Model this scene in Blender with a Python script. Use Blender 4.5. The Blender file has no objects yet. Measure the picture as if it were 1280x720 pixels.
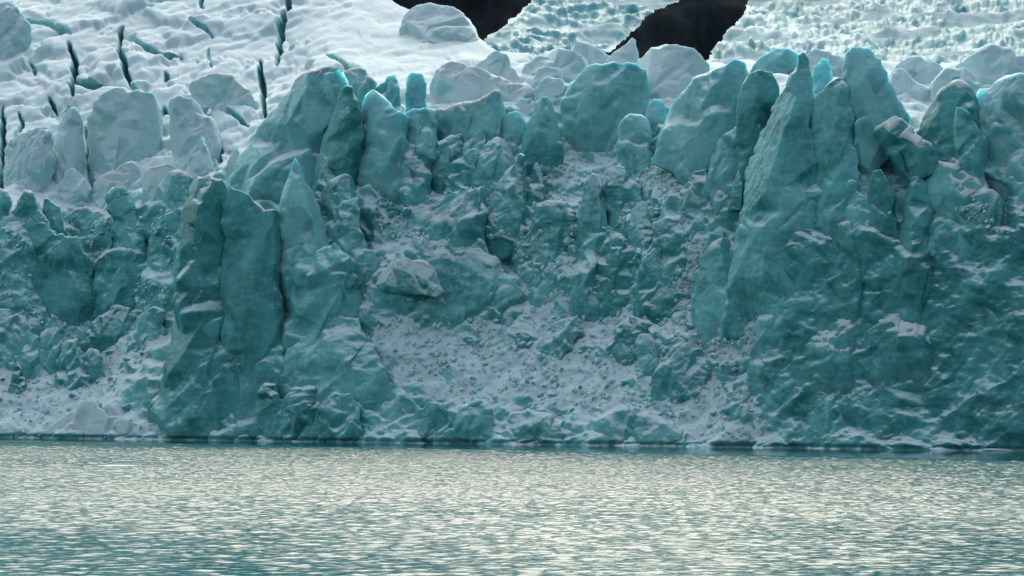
import bpy, math, random
import numpy as np
from mathutils import Vector
from mathutils.geometry import delaunay_2d_cdt

R = math.radians
rng = np.random.default_rng(7)
random.seed(7)
scene = bpy.context.scene
col = scene.collection

# ------------------------------------------------------------------ camera model
F, HY, CAMZ = 3630.0, 482.0, 8.0          # focal length (px of a 1280 frame), horizon row, eye height (m)


def front(px):                             # distance of the glacier front line across the bay
    return CAMZ * F / (547.0 + 17.0 * np.asarray(px, float) / 1280.0 - HY)


def at(px, py, back):                      # a sight line and a depth behind the front -> a place in metres
    Y = front(px) + back
    return (np.asarray(px, float) - 640.0) / F * Y, Y, CAMZ + (HY - np.asarray(py, float)) / F * Y


# ------------------------------------------------------------------ noise (numpy)
def _hash(ix, iy, iz, k):
    h = (ix.astype(np.uint32) * np.uint32(374761393) + iy.astype(np.uint32) * np.uint32(668265263)
         + iz.astype(np.uint32) * np.uint32(2147483647) + np.uint32((k * 974634601) & 0xffffffff))
    h = (h ^ (h >> np.uint32(13))) * np.uint32(1274126177)
    h = (h ^ (h >> np.uint32(16))) * np.uint32(2246822519)
    return h ^ (h >> np.uint32(13))


def _rand(ix, iy, iz, k):
    return (_hash(ix, iy, iz, k) & np.uint32(0xffffff)).astype(np.float32) / np.float32(0xffffff)


def perlin(p, seed=0):
    i = np.floor(p).astype(np.int64)
    f = (p - i).astype(np.float32)
    u = f * f * f * (f * (f * 6 - 15) + 10)
    out = 0
    for dx in (0, 1):
        wx = u[:, 0] if dx else 1 - u[:, 0]
        for dy in (0, 1):
            wy = u[:, 1] if dy else 1 - u[:, 1]
            for dz in (0, 1):
                wz = u[:, 2] if dz else 1 - u[:, 2]
                h = _hash(i[:, 0] + dx, i[:, 1] + dy, i[:, 2] + dz, seed)
                gx = (h & np.uint32(255)).astype(np.float32) / 127.5 - 1
                gy = ((h >> np.uint32(8)) & np.uint32(255)).astype(np.float32) / 127.5 - 1
                gz = ((h >> np.uint32(16)) & np.uint32(255)).astype(np.float32) / 127.5 - 1
                out = out + wx * wy * wz * (gx * (f[:, 0] - dx) + gy * (f[:, 1] - dy) + gz * (f[:, 2] - dz))
    return out


def fbm(p, octaves=4, seed=0, gain=0.5):
    a, s, out = 1.0, 1.0, 0
    for o in range(octaves):
        out = out + a * perlin(p * s + 17.3 * o, seed + o)
        a *= gain
        s *= 2.03
    return out


def ridged(p, octaves=3, seed=0):          # scalloped hollows that meet in sharp crests
    a, s, out = 1.0, 1.0, 0
    for o in range(octaves):
        out = out + a * (0.35 - np.abs(perlin(p * s + 9.1 * o, seed + o)))
        a *= 0.5
        s *= 2.1
    return out


def facets(p, seed=0, tilt=1.0, step=0.5):
    """Broken-ice relief: every Voronoi cell is a plane with its own tilt and its own height."""
    n = len(p)
    out = np.empty(n, np.float32)
    gap = np.empty(n, np.float32)
    for a in range(0, n, 200000):
        q = p[a:a + 200000].astype(np.float32)
        i0 = np.floor(q).astype(np.int64)
        m = len(q)
        d1 = np.full(m, 9e9, np.float32)
        d2 = np.full(m, 9e9, np.float32)
        v = np.zeros(m, np.float32)
        for dx in (-1, 0, 1):
            for dy in (-1, 0, 1):
                for dz in (-1, 0, 1):
                    ix, iy, iz = i0[:, 0] + dx, i0[:, 1] + dy, i0[:, 2] + dz
                    h = _hash(ix, iy, iz, seed)
                    r0 = (h & np.uint32(1023)).astype(np.float32) / 1023
                    r1 = ((h >> np.uint32(10)) & np.uint32(1023)).astype(np.float32) / 1023
                    r2 = ((h >> np.uint32(20)) & np.uint32(1023)).astype(np.float32) / 1023
                    ex, ey, ez = q[:, 0] - ix - r0, q[:, 1] - iy - r1, q[:, 2] - iz - r2
                    d = ex * ex + ey * ey + ez * ez
                    h2 = _hash(ix, iy, iz, seed + 77)
                    g0 = (h2 & np.uint32(1023)).astype(np.float32) / 511.5 - 1
                    g1 = ((h2 >> np.uint32(10)) & np.uint32(1023)).astype(np.float32) / 511.5 - 1
                    g2 = ((h2 >> np.uint32(20)) & np.uint32(1023)).astype(np.float32) / 511.5 - 1
                    val = tilt * (ex * g0 + ey * r1 * 0 + ey * (r2 - .5) + ez * g1) + step * g2
                    near = d < d1
                    d2 = np.where(near, d1, np.minimum(d2, d))
                    v = np.where(near, val, v)
                    d1 = np.where(near, d, d1)
        out[a:a + m] = v
        gap[a:a + m] = np.sqrt(d2) - np.sqrt(d1)
    return out, gap


def chisel(p, seed=0):
    """Continuous pyramidal facets, as if knapped: nearest cell under a skewed box metric of its own."""
    out = np.empty(len(p), np.float32)
    for a in range(0, len(p), 200000):
        q = p[a:a + 200000].astype(np.float32)
        i0 = np.floor(q).astype(np.int64)
        best = np.full(len(q), 9e9, np.float32)
        for dx in (-1, 0, 1):
            for dy in (-1, 0, 1):
                for dz in (-1, 0, 1):
                    ix, iy, iz = i0[:, 0] + dx, i0[:, 1] + dy, i0[:, 2] + dz
                    h = _hash(ix, iy, iz, seed)
                    r0 = (h & np.uint32(1023)).astype(np.float32) / 1023
                    r1 = ((h >> np.uint32(10)) & np.uint32(1023)).astype(np.float32) / 1023
                    r2 = ((h >> np.uint32(20)) & np.uint32(1023)).astype(np.float32) / 1023
                    h2 = _hash(ix, iy, iz, seed + 31)
                    w0 = (h2 & np.uint32(1023)).astype(np.float32) / 512 - 1
                    w1 = ((h2 >> np.uint32(10)) & np.uint32(1023)).astype(np.float32) / 512 - 1
                    w2 = ((h2 >> np.uint32(20)) & np.uint32(1023)).astype(np.float32) / 512 - 1
                    ex, ey, ez = q[:, 0] - ix - r0, q[:, 1] - iy - r1, q[:, 2] - iz - r2
                    d = np.maximum(np.abs(ex + w0 * ez + .4 * w2 * ey), np.maximum(np.abs(ey + .5 * w1 * ex), np.abs(ez * .9 + w2 * ex * .7)))
                    best = np.minimum(best, d - 0.25 * w1)
        out[a:a + len(q)] = 0.45 - best
    return out


def undercut(V):                            # the melt notch the lake cuts at the waterline
    V[:, 1] += 0.8 * smooth(0.75 - V[:, 2], 0.0, 0.6)
    return V


def smooth(x, a, b):
    t = np.clip((x - a) / (b - a), 0, 1)
    return t * t * (3 - 2 * t)


def poly_sd(x, y, poly):                   # signed distance to a polygon, positive inside
    P = np.asarray(poly, float)
    Q = np.roll(P, -1, 0)
    d = np.full(x.shape, 1e9)
    inside = np.zeros(x.shape, bool)
    for (ax, ay), (bx, by) in zip(P, Q):
        ex, ey = bx - ax, by - ay
        t = np.clip(((x - ax) * ex + (y - ay) * ey) / (ex * ex + ey * ey + 1e-9), 0, 1)
        d = np.minimum(d, np.hypot(x - ax - t * ex, y - ay - t * ey))
        c = ((ay > y) != (by > y)) & (x < (bx - ax) * (y - ay) / (by - ay + 1e-12) + ax)
        inside ^= c
    return np.where(inside, d, -d)


def line_d(x, y, pts):                     # distance to an open line and how far along it
    d = np.full(x.shape, 1e9)
    s = np.zeros(x.shape)
    n = len(pts) - 1
    for k in range(n):
        ax, ay = pts[k][:2]
        bx, by = pts[k + 1][:2]
        ex, ey = bx - ax, by - ay
        t = np.clip(((x - ax) * ex + (y - ay) * ey) / (ex * ex + ey * ey), 0, 1)
        dd = np.hypot(x - ax - t * ex, y - ay - t * ey)
        s = np.where(dd < d, (k + t) / n, s)
        d = np.minimum(d, dd)
    return d, s


# ------------------------------------------------------------------ mesh helpers
def mesh_np(name, V, Fc, mat=None, shade=True, attrs=None):
    me = bpy.data.meshes.new(name)
    V = np.ascontiguousarray(V, np.float32)
    Fc = np.ascontiguousarray(Fc, np.int32)
    k = Fc.shape[1]
    me.vertices.add(len(V))
    me.vertices.foreach_set('co', V.ravel())
    me.loops.add(Fc.size)
    me.loops.foreach_set('vertex_index', Fc.ravel())
    me.polygons.add(len(Fc))
    me.polygons.foreach_set('loop_start', np.arange(0, Fc.size, k, dtype=np.int32))
    me.update(calc_edges=True)
    me.polygons.foreach_set('use_smooth', np.full(len(Fc), shade, bool))
    for an, av in (attrs or {}).items():
        a = me.attributes.new(an, 'FLOAT', 'POINT')
        a.data.foreach_set('value', np.ascontiguousarray(av, np.float32))
    if mat:
        me.materials.append(mat)
    return me


def link(name, me, parent=None):
    o = bpy.data.objects.new(name, me)
    col.objects.link(o)
    if parent:
        o.parent = parent
    return o


def tag(o, label, cat, group=None):
    o['label'] = label
    o['category'] = cat
    if group:
        o['group'] = group
    return o


def struct(o, kind='structure'):
    o['kind'] = kind
    return o


def grid_faces(nr, nc):
    r, c = np.meshgrid(np.arange(nr - 1), np.arange(nc - 1), indexing='ij')
    a = (r * nc + c).ravel()
    return np.stack([a, a + 1, a + nc + 1, a + nc], 1)


def grid_normals(V, nr, nc):
    G = V.reshape(nr, nc, 3)
    du = np.gradient(G, axis=1)
    dv = np.gradient(G, axis=0)
    n = np.cross(du, dv)
    n /= np.linalg.norm(n, axis=2, keepdims=True) + 1e-9
    return n.reshape(-1, 3)


def blur(A, it=1):
    for _ in range(it):
        B = A.copy()
        B[1:-1] = (A[:-2] + 2 * A[1:-1] + A[2:]) / 4
        A = B.copy()
        A[:, 1:-1] = (B[:, :-2] + 2 * B[:, 1:-1] + B[:, 2:]) / 4
    return A


# ------------------------------------------------------------------ materials
def new_mat(name):
    m = bpy.data.materials.new(name)
    m.use_nodes = True
    nt = m.node_tree
    nt.nodes.clear()
    return m, nt


def N(nt, typ, **kw):
    n = nt.nodes.new(typ)
    for k, v in kw.items():
        if k.startswith('_'):
            setattr(n, k[1:], v)
        else:
            n.inputs[k.replace('__', ' ')].default_value = v
    return n


def ramp(nt, src, lo, hi, a=0.0, b=1.0):
    n = nt.nodes.new('ShaderNodeMapRange')
    n.interpolation_type = 'SMOOTHSTEP'
    n.inputs['From Min'].default_value = lo
    n.inputs['From Max'].default_value = hi
    n.inputs['To Min'].default_value = a
    n.inputs['To Max'].default_value = b
    nt.links.new(src, n.inputs['Value'])
    return n.outputs['Result']


def math_node(nt, op, a, b=None):
    n = nt.nodes.new('ShaderNodeMath')
    n.operation = op
    for i, v in enumerate((a, b)):
        if v is None:
            continue
        if isinstance(v, (int, float)):
            n.inputs[i].default_value = v
        else:
            nt.links.new(v, n.inputs[i])
    return n.outputs[0]


def mix_col(nt, fac, a, b):
    n = nt.nodes.new('ShaderNodeMix')
    n.data_type = 'RGBA'
    for sock, v in (('Factor', fac),):
        if isinstance(v, (int, float)):
            n.inputs[0].default_value = v
        else:
            nt.links.new(v, n.inputs[0])
    for i, v in ((6, a), (7, b)):
        if isinstance(v, tuple):
            n.inputs[i].default_value = (*v, 1)
        else:
            nt.links.new(v, n.inputs[i])
    return n.outputs[2]


ICE_DEEP = (0.028, 0.22, 0.232)
ICE_MID = (0.110, 0.395, 0.408)
ICE_PALE = (0.34, 0.615, 0.63)
SNOW = (0.43, 0.565, 0.605)


def ice_material(name, cover=0.0, lo=0.45, hi=0.90, deep=ICE_DEEP, mid=ICE_MID, pale=ICE_PALE, scale=1.0, sss=0.7, glow=0.9, snow=None, spec=0.3):
    """Clear teal ice; crust of wind snow where the ground of it lies flat enough (a property of the surface, not of the light)."""
    m, nt = new_mat(name)
    L = nt.links.new
    out = N(nt, 'ShaderNodeOutputMaterial')
    bs = N(nt, 'ShaderNodeBsdfPrincipled', Roughness=0.55, IOR=1.31)
    geo = N(nt, 'ShaderNodeNewGeometry')
    tc = N(nt, 'ShaderNodeTexCoord')
    pos = geo.outputs['Position']
    n1 = N(nt, 'ShaderNodeTexNoise', Scale=0.16 * scale, Detail=5.0, Roughness=0.6)
    n2 = N(nt, 'ShaderNodeTexNoise', Scale=0.9 * scale, Detail=6.0, Roughness=0.65)
    n3 = N(nt, 'ShaderNodeTexNoise', Scale=4.5 * scale, Detail=4.0, Roughness=0.7)
    mp = N(nt, 'ShaderNodeMapping')
    mp.inputs['Scale'].default_value = (0.16, 0.16, 0.9)
    mp.inputs['Rotation'].default_value = (0.0, R(7), 0.0)
    L(pos, mp.inputs['Vector'])
    st = N(nt, 'ShaderNodeTexNoise', Scale=1.0 * scale, Detail=4.0, Roughness=0.6)
    L(mp.outputs[0], st.inputs['Vector'])
    for n in (n1, n2, n3):
        L(pos, n.inputs['Vector'])
    a = mix_col(nt, ramp(nt, n1.outputs[0], 0.36, 0.62), deep, mid)
    b = mix_col(nt, ramp(nt, st.outputs[0], 0.42, 0.75, 0, 0.28), a, pale)
    c = mix_col(nt, ramp(nt, n2.outputs[0], 0.40, 0.85, 0, 0.5), b, pale)
    sep = N(nt, 'ShaderNodeSeparateXYZ')
    L(geo.outputs['Normal'], sep.inputs[0])
    at_ = N(nt, 'ShaderNodeAttribute', _attribute_name='snow')
    up = math_node(nt, 'ADD', sep.outputs[2], math_node(nt, 'MULTIPLY', math_node(nt, 'SUBTRACT', n2.outputs[0], 0.5), 0.40))
    up = math_node(nt, 'ADD', up, math_node(nt, 'MULTIPLY', math_node(nt, 'SUBTRACT', n3.outputs[0], 0.5), 0.20))
    up = math_node(nt, 'ADD', up, math_node(nt, 'ADD', math_node(nt, 'MULTIPLY', at_.outputs['Fac'], 0.75), cover))
    fac = ramp(nt, up, lo, hi)
    d = mix_col(nt, fac, c, snow or SNOW)
    L(d, bs.inputs['Base Color'])
    L(ramp(nt, fac, 0, 1, 0.38, 0.85), bs.inputs['Roughness'])
    bs.inputs['Specular IOR Level'].default_value = spec
    if sss:
        bs.subsurface_method = 'RANDOM_WALK'
        bs.inputs['Subsurface Weight'].default_value = sss
        bs.inputs['Subsurface Radius'].default_value = (0.2, 0.85, 1.0)
        bs.inputs['Subsurface Scale'].default_value = glow
    bp = N(nt, 'ShaderNodeBump', Strength=0.25, Distance=0.12)
    n4 = N(nt, 'ShaderNodeTexNoise', Scale=2.6 * scale, Detail=8.0, Roughness=0.62)
    L(pos, n4.inputs['Vector'])
    hsum = math_node(nt, 'ADD', n4.outputs[0], math_node(nt, 'MULTIPLY', st.outputs[0], 0.25))
    L(hsum, bp.inputs['Height'])
    L(bp.outputs[0], bs.inputs['Normal'])
    L(bs.outputs[0], out.inputs[0])
    return m


def snow_material():
    m, nt = new_mat('wind_packed_snow')
    L = nt.links.new
    out = N(nt, 'ShaderNodeOutputMaterial')
    bs = N(nt, 'ShaderNodeBsdfPrincipled', Roughness=0.85)
    geo = N(nt, 'ShaderNodeNewGeometry')
    n2 = N(nt, 'ShaderNodeTexNoise', Scale=0.8, Detail=6.0, Roughness=0.6)
    n4 = N(nt, 'ShaderNodeTexNoise', Scale=3.5, Detail=6.0, Roughness=0.6)
    for n in (n2, n4):
        L(geo.outputs['Position'], n.inputs['Vector'])
    L(mix_col(nt, ramp(nt, n2.outputs[0], 0.35, 0.7), (0.40, 0.53, 0.56), (0.52, 0.60, 0.63)), bs.inputs['Base Color'])
    bp = N(nt, 'ShaderNodeBump', Strength=0.5, Distance=0.1)
    L(n4.outputs[0], bp.inputs['Height'])
    L(bp.outputs[0], bs.inputs['Normal'])
    L(bs.outputs[0], out.inputs[0])
    return m


def rock_material():
    m, nt = new_mat('dark_wet_rock')
    L = nt.links.new
    out = N(nt, 'ShaderNodeOutputMaterial')
    bs = N(nt, 'ShaderNodeBsdfPrincipled', Roughness=1.0)
    bs.inputs['Specular IOR Level'].default_value = 0.1
    geo = N(nt, 'ShaderNodeNewGeometry')
    mp = N(nt, 'ShaderNodeMapping')
    mp.inputs['Scale'].default_value = (0.05, 0.02, 0.012)
    mp.inputs['Rotation'].default_value = (0, R(-35), 0)
    L(geo.outputs['Position'], mp.inputs['Vector'])
    n2 = N(nt, 'ShaderNodeTexNoise', Scale=1.0, Detail=8.0, Roughness=0.65)
    sn = N(nt, 'ShaderNodeMix', _data_type='RGBA')
    sn.inputs[7].default_value = (0.30, 0.36, 0.38, 1)
    L(mp.outputs[0], n2.inputs['Vector'])
    L(mix_col(nt, ramp(nt, n2.outputs[0], 0.3, 0.75), (0.004, 0.0075, 0.0095), (0.024, 0.036, 0.042)), sn.inputs[6])
    n3 = N(nt, 'ShaderNodeTexNoise', Scale=2.2, Detail=7.0, Roughness=0.7)
    mp3 = N(nt, 'ShaderNodeMapping')
    mp3.inputs['Scale'].default_value = (0.02, 0.02, 0.075)
    L(geo.outputs['Position'], mp3.inputs['Vector'])
    L(mp3.outputs[0], n3.inputs['Vector'])
    L(ramp(nt, n3.outputs[0], 0.66, 0.74, 0, 0.5), sn.inputs[0])
    L(sn.outputs[2], bs.inputs['Base Color'])
    L(bs.outputs[0], out.inputs[0])
    return m


def water_material():
    m, nt = new_mat('glacial_lake_water')
    L = nt.links.new
    out = N(nt, 'ShaderNodeOutputMaterial')
    bs = N(nt, 'ShaderNodeBsdfPrincipled', Roughness=0.10, IOR=1.333)
    bs.inputs['Base Color'].default_value = (0.012, 0.098, 0.104, 1)
    bs.inputs['Specular IOR Level'].default_value = 0.040
    geo = N(nt, 'ShaderNodeNewGeometry')
    at_ = N(nt, 'ShaderNodeAttribute', _attribute_name='chop')
    n = N(nt, 'ShaderNodeTexNoise', Scale=1.0, Detail=3.0, Roughness=0.55)
    mp = N(nt, 'ShaderNodeMapping')
    mp.inputs['Scale'].default_value = (1.8, 3.4, 1.0)
    mp.inputs['Rotation'].default_value = (0, 0, R(8))
    L(geo.outputs['Position'], mp.inputs['Vector'])
    L(mp.outputs[0], n.inputs['Vector'])
    bp = N(nt, 'ShaderNodeBump', Distance=0.10)
    L(n.outputs[0], bp.inputs['Height'])
    L(math_node(nt, 'MULTIPLY', at_.outputs['Fac'], 0.85), bp.inputs['Strength'])
    L(bp.outputs[0], bs.inputs['Normal'])
    sep = N(nt, 'ShaderNodeSeparateXYZ')
    L(geo.outputs['Position'], sep.inputs[0])
    L(math_node(nt, 'MULTIPLY', ramp(nt, sep.outputs[1], 140, 330, 0.03, 0.26), math_node(nt, 'MULTIPLY', at_.outputs['Fac'], 1.0)), bs.inputs['Roughness'])
    L(bs.outputs[0], out.inputs[0])
    return m


ICE = ice_material('teal_glacier_ice')
ICE_UP = ice_material('pale_snowy_ice', spec=0.12, cover=0.0, lo=0.40, hi=0.95, deep=(0.24, 0.50, 0.53), mid=(0.38, 0.585, 0.61), pale=(0.47, 0.63, 0.655))
ICE_HIGH = ice_material('backlit_pale_ice', deep=(0.075, 0.30, 0.322), mid=(0.17, 0.435, 0.455), pale=(0.36, 0.58, 0.60), glow=3.0, sss=0.85)  # paler skyline copy of the ice; backlit glow put into its colour
ICE_GLOW = ice_material('backlit_cyan_ice', deep=(0.11, 0.39, 0.415), mid=(0.19, 0.48, 0.505), pale=(0.38, 0.60, 0.615), glow=3.5, sss=0.8)  # brightened copy for the leaf; light shining through is put into the colour
ICE_SHADE = ice_material('shade_darkened_ice', deep=(0.016, 0.165, 0.174), mid=(0.060, 0.29, 0.30), pale=(0.20, 0.47, 0.485))  # darkened copy for recessed and shaded blocks; shade put into the colour
ICE_FAR = ice_material('far_broken_ice', cover=0.0, lo=0.80, hi=1.25, deep=(0.04, 0.235, 0.28), mid=(0.14, 0.36, 0.41), pale=(0.28, 0.45, 0.50), scale=0.35, sss=0, spec=0.03, snow=(0.27, 0.375, 0.42))
SNOWM = snow_material()
ROCK = rock_material()
WATER = water_material()

# ------------------------------------------------------------------ the glacier's run of the ground
KEYS = {
    -150: [(590, -8), (548, 0), (520, 5), (450, 16), (400, 20), (300, 26), (262, 30), (250, 40), (180, 62), (110, 85), (60, 105), (0, 130), (-60, 165)],
    0: [(590, -8), (548, 0), (520, 5), (450, 16), (400, 20), (300, 26), (262, 30), (250, 40), (180, 62), (110, 85), (60, 105), (0, 130), (-60, 165)],
    110: [(590, -8), (548, 0), (510, 8), (450, 20), (400, 30), (380, 34), (290, 38), (270, 42), (255, 50), (180, 64), (110, 85), (60, 105), (0, 130), (-60, 165)],
    215: [(590, -8), (549, 0), (500, 7), (430, 17), (400, 23), (300, 32), (245, 37), (225, 46), (180, 62), (100, 85), (60, 105), (0, 128), (-60, 162)],
    300: [(590, -8), (549, 0), (500, 5), (470, 7), (400, 13), (300, 20), (250, 25), (230, 34), (150, 60), (110, 80), (60, 103), (0, 126), (-60, 160)],
    450: [(590, -8), (550, 0), (500, 5), (450, 9), (380, 14), (300, 20), (240, 25), (200, 32), (150, 40), (110, 55), (90, 72), (0, 120), (-60, 152)],
    600: [(590, -7), (552, 0), (500, 7), (430, 16), (390, 20), (330, 23), (250, 29), (190, 36), (130, 46), (95, 65), (60, 90), (10, 120), (-60, 150)],
    750: [(590, -7), (554, 0), (480, 10), (400, 20), (370, 22), (300, 26), (240, 32), (190, 40), (120, 52), (95, 68), (65, 90), (0, 130), (-60, 160)],
    880: [(590, -6), (556, 0), (500, 6), (440, 11), (380, 15), (330, 18), (250, 24), (220, 28), (150, 40), (100, 55), (70, 82), (0, 130), (-60, 160)],
    1000: [(590, -6), (558, 0), (500, 3), (400, 7), (300, 11), (200, 17), (130, 25), (100, 45), (75, 78), (0, 140), (-60, 170)],
    1150: [(592, -6), (562, 0), (500, 3), (400, 7), (300, 11), (220, 17), (160, 26), (120, 45), (80, 78), (0, 140), (-60, 170)],
    1280: [(594, -6), (564, 0), (500, 2), (400, 5), (300, 9), (200, 17), (140, 28), (100, 50), (75, 80), (0, 140), (-60, 170)],
    1430: [(594, -6), (566, 0), (500, 2), (400, 5), (300, 9), (200, 17), (140, 28), (100, 50), (75, 80), (0, 140), (-60, 170)],
}
KX = np.array(sorted(KEYS), float)
KPY = np.arange(-80, 601, 4.0)
KTAB = np.array([np.interp(KPY, *zip(*sorted(KEYS[int(k)]))) for k in KX])
KTAB = np.array([np.convolve(np.pad(r, 3, mode='edge'), np.ones(7) / 7, 'valid') for r in KTAB])


def back_at(px, py):
    px = np.clip(np.asarray(px, float), KX[0], KX[-1])
    py = np.clip(np.asarray(py, float), KPY[0], KPY[-1])
    i = np.clip(np.searchsorted(KX, px, side='right') - 1, 0, len(KX) - 2)
    t = (px - KX[i]) / (KX[i + 1] - KX[i])
    t = t * t * (3 - 2 * t)
    g = (py - KPY[0]) / 4.0
    j = np.clip(np.floor(g).astype(int), 0, len(KPY) - 2)
    s = g - j
    row = lambda k: KTAB[k, j] * (1 - s) + KTAB[k, j + 1] * s
    return row(i) * (1 - t) + row(i + 1) * t


CREST = [(-150, -60), (440, -40), (478, -12), (490, 0), (505, 8), (522, 13), (560, 13), (578, 18), (590, 30), (600, 50), (618, 63), (650, 68), (700, 66),
         (740, 72), (780, 72), (800, 70), (850, 68), (880, 74), (900, 77), (960, 78), (1280, 78), (1430, 78)]
SNOW_FAN = [(448, 362), (480, 388), (560, 402), (640, 396), (700, 362), (735, 380), (770, 372), (800, 378), (850, 340), (885, 392), (955, 400), (905, 455),
            (935, 500), (985, 556), (820, 556), (700, 520), (640, 500), (560, 505), (500, 470), (462, 440)]
SNOW_CONE = [(216, 392), (180, 410), (140, 440), (85, 462), (40, 470), (-60, 470), (-60, 552), (225, 552), (150, 505), (160, 470), (214, 425)]
SNOW_GULLY = [(842, 345), (868, 312), (884, 300), (880, 345), (892, 392), (952, 398), (950, 425), (915, 460), (872, 452), (862, 400)]
SNOW_TONGUE = [(770, 188), (820, 190), (870, 215), (935, 235), (900, 262), (840, 262), (790, 225)]
HOLLOWS = [  # shaded recesses of the face: outline, depth (m)
    ([(1072, 196), (1125, 205), (1143, 240), (1132, 280), (1098, 246)], 3.0), ([(1036, 225), (1056, 222), (1056, 285), (1040, 300)], 5.0),
    ([(1234, 220), (1262, 232), (1270, 290), (1250, 284)], 5.0), ([(748, 318), (768, 320), (764, 352), (750, 350)], 3.0),
    ([(598, 300), (642, 305), (648, 345), (615, 340)], 4.0), ([(500, 205), (560, 215), (555, 245), (505, 240)], 4.0), ([(1150, 200), (1185, 150), (1192, 205), (1165, 215)], 5.0),
    ([(150, 285), (205, 300), (200, 345), (135, 340)], 3.0)]
CRACKS = [  # dark crevasses of the snow slope: line, half width (px), depth (m)
    ([(361, -20), (358, 8), (351, 30), (348, 55), (346, 84)], 3.6, 6.0),
    ([(325, 76), (326, 95), (328, 118), (330, 140)], 3.6, 6.0),
    ([(89, 58), (94, 80), (92, 98), (91, 116)], 4.2, 6.0),
    ([(152, 34), (148, 52), (154, 78), (161, 100)], 4.0, 6.0),
    ([(96, 104), (125, 106), (150, 108), (170, 114)], 4.5, 4.5),
    ([(2, 132), (3, 180), (1, 250)], 3.6, 6.0),
    ([(26, 142), (23, 165), (19, 184)], 2.2, 3.5),
    ([(62, 122), (68, 136)], 3.0, 3.5),
    ([(84, 128), (82, 148)], 4.0, 3.5),
    ([(107, 160), (109, 190), (114, 225), (117, 246)], 3.0, 6.0),
    ([(203, 130), (207, 148)], 3.4, 3.5),
    ([(275, 138), (290, 146), (312, 158)], 3.0, 3.5),
    ([(262, 148), (268, 172), (276, 205)], 3.4, 4.5),
    ([(252, 155), (253, 168)], 2.0, 2.5),
    ([(165, 50), (185, 62), (210, 73), (226, 70)], 2.6, 2.0),
    ([(235, 30), (255, 38), (267, 47)], 2.4, 1.6),
    ([(30, 25), (60, 30), (90, 46)], 2.6, 1.5),
    ([(410, 72), (428, 80), (440, 88)], 2.2, 2.0),
    ([(250, -10), (252, 8)], 3.0, 2.2),
    ([(260, 62), (262, 80), (264, 84)], 2.0, 1.5),
    ([(205, 88), (208, 98)], 4.0, 2.0),
    ([(38, 75), (42, 90)], 3.0, 1.5),
]


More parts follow.
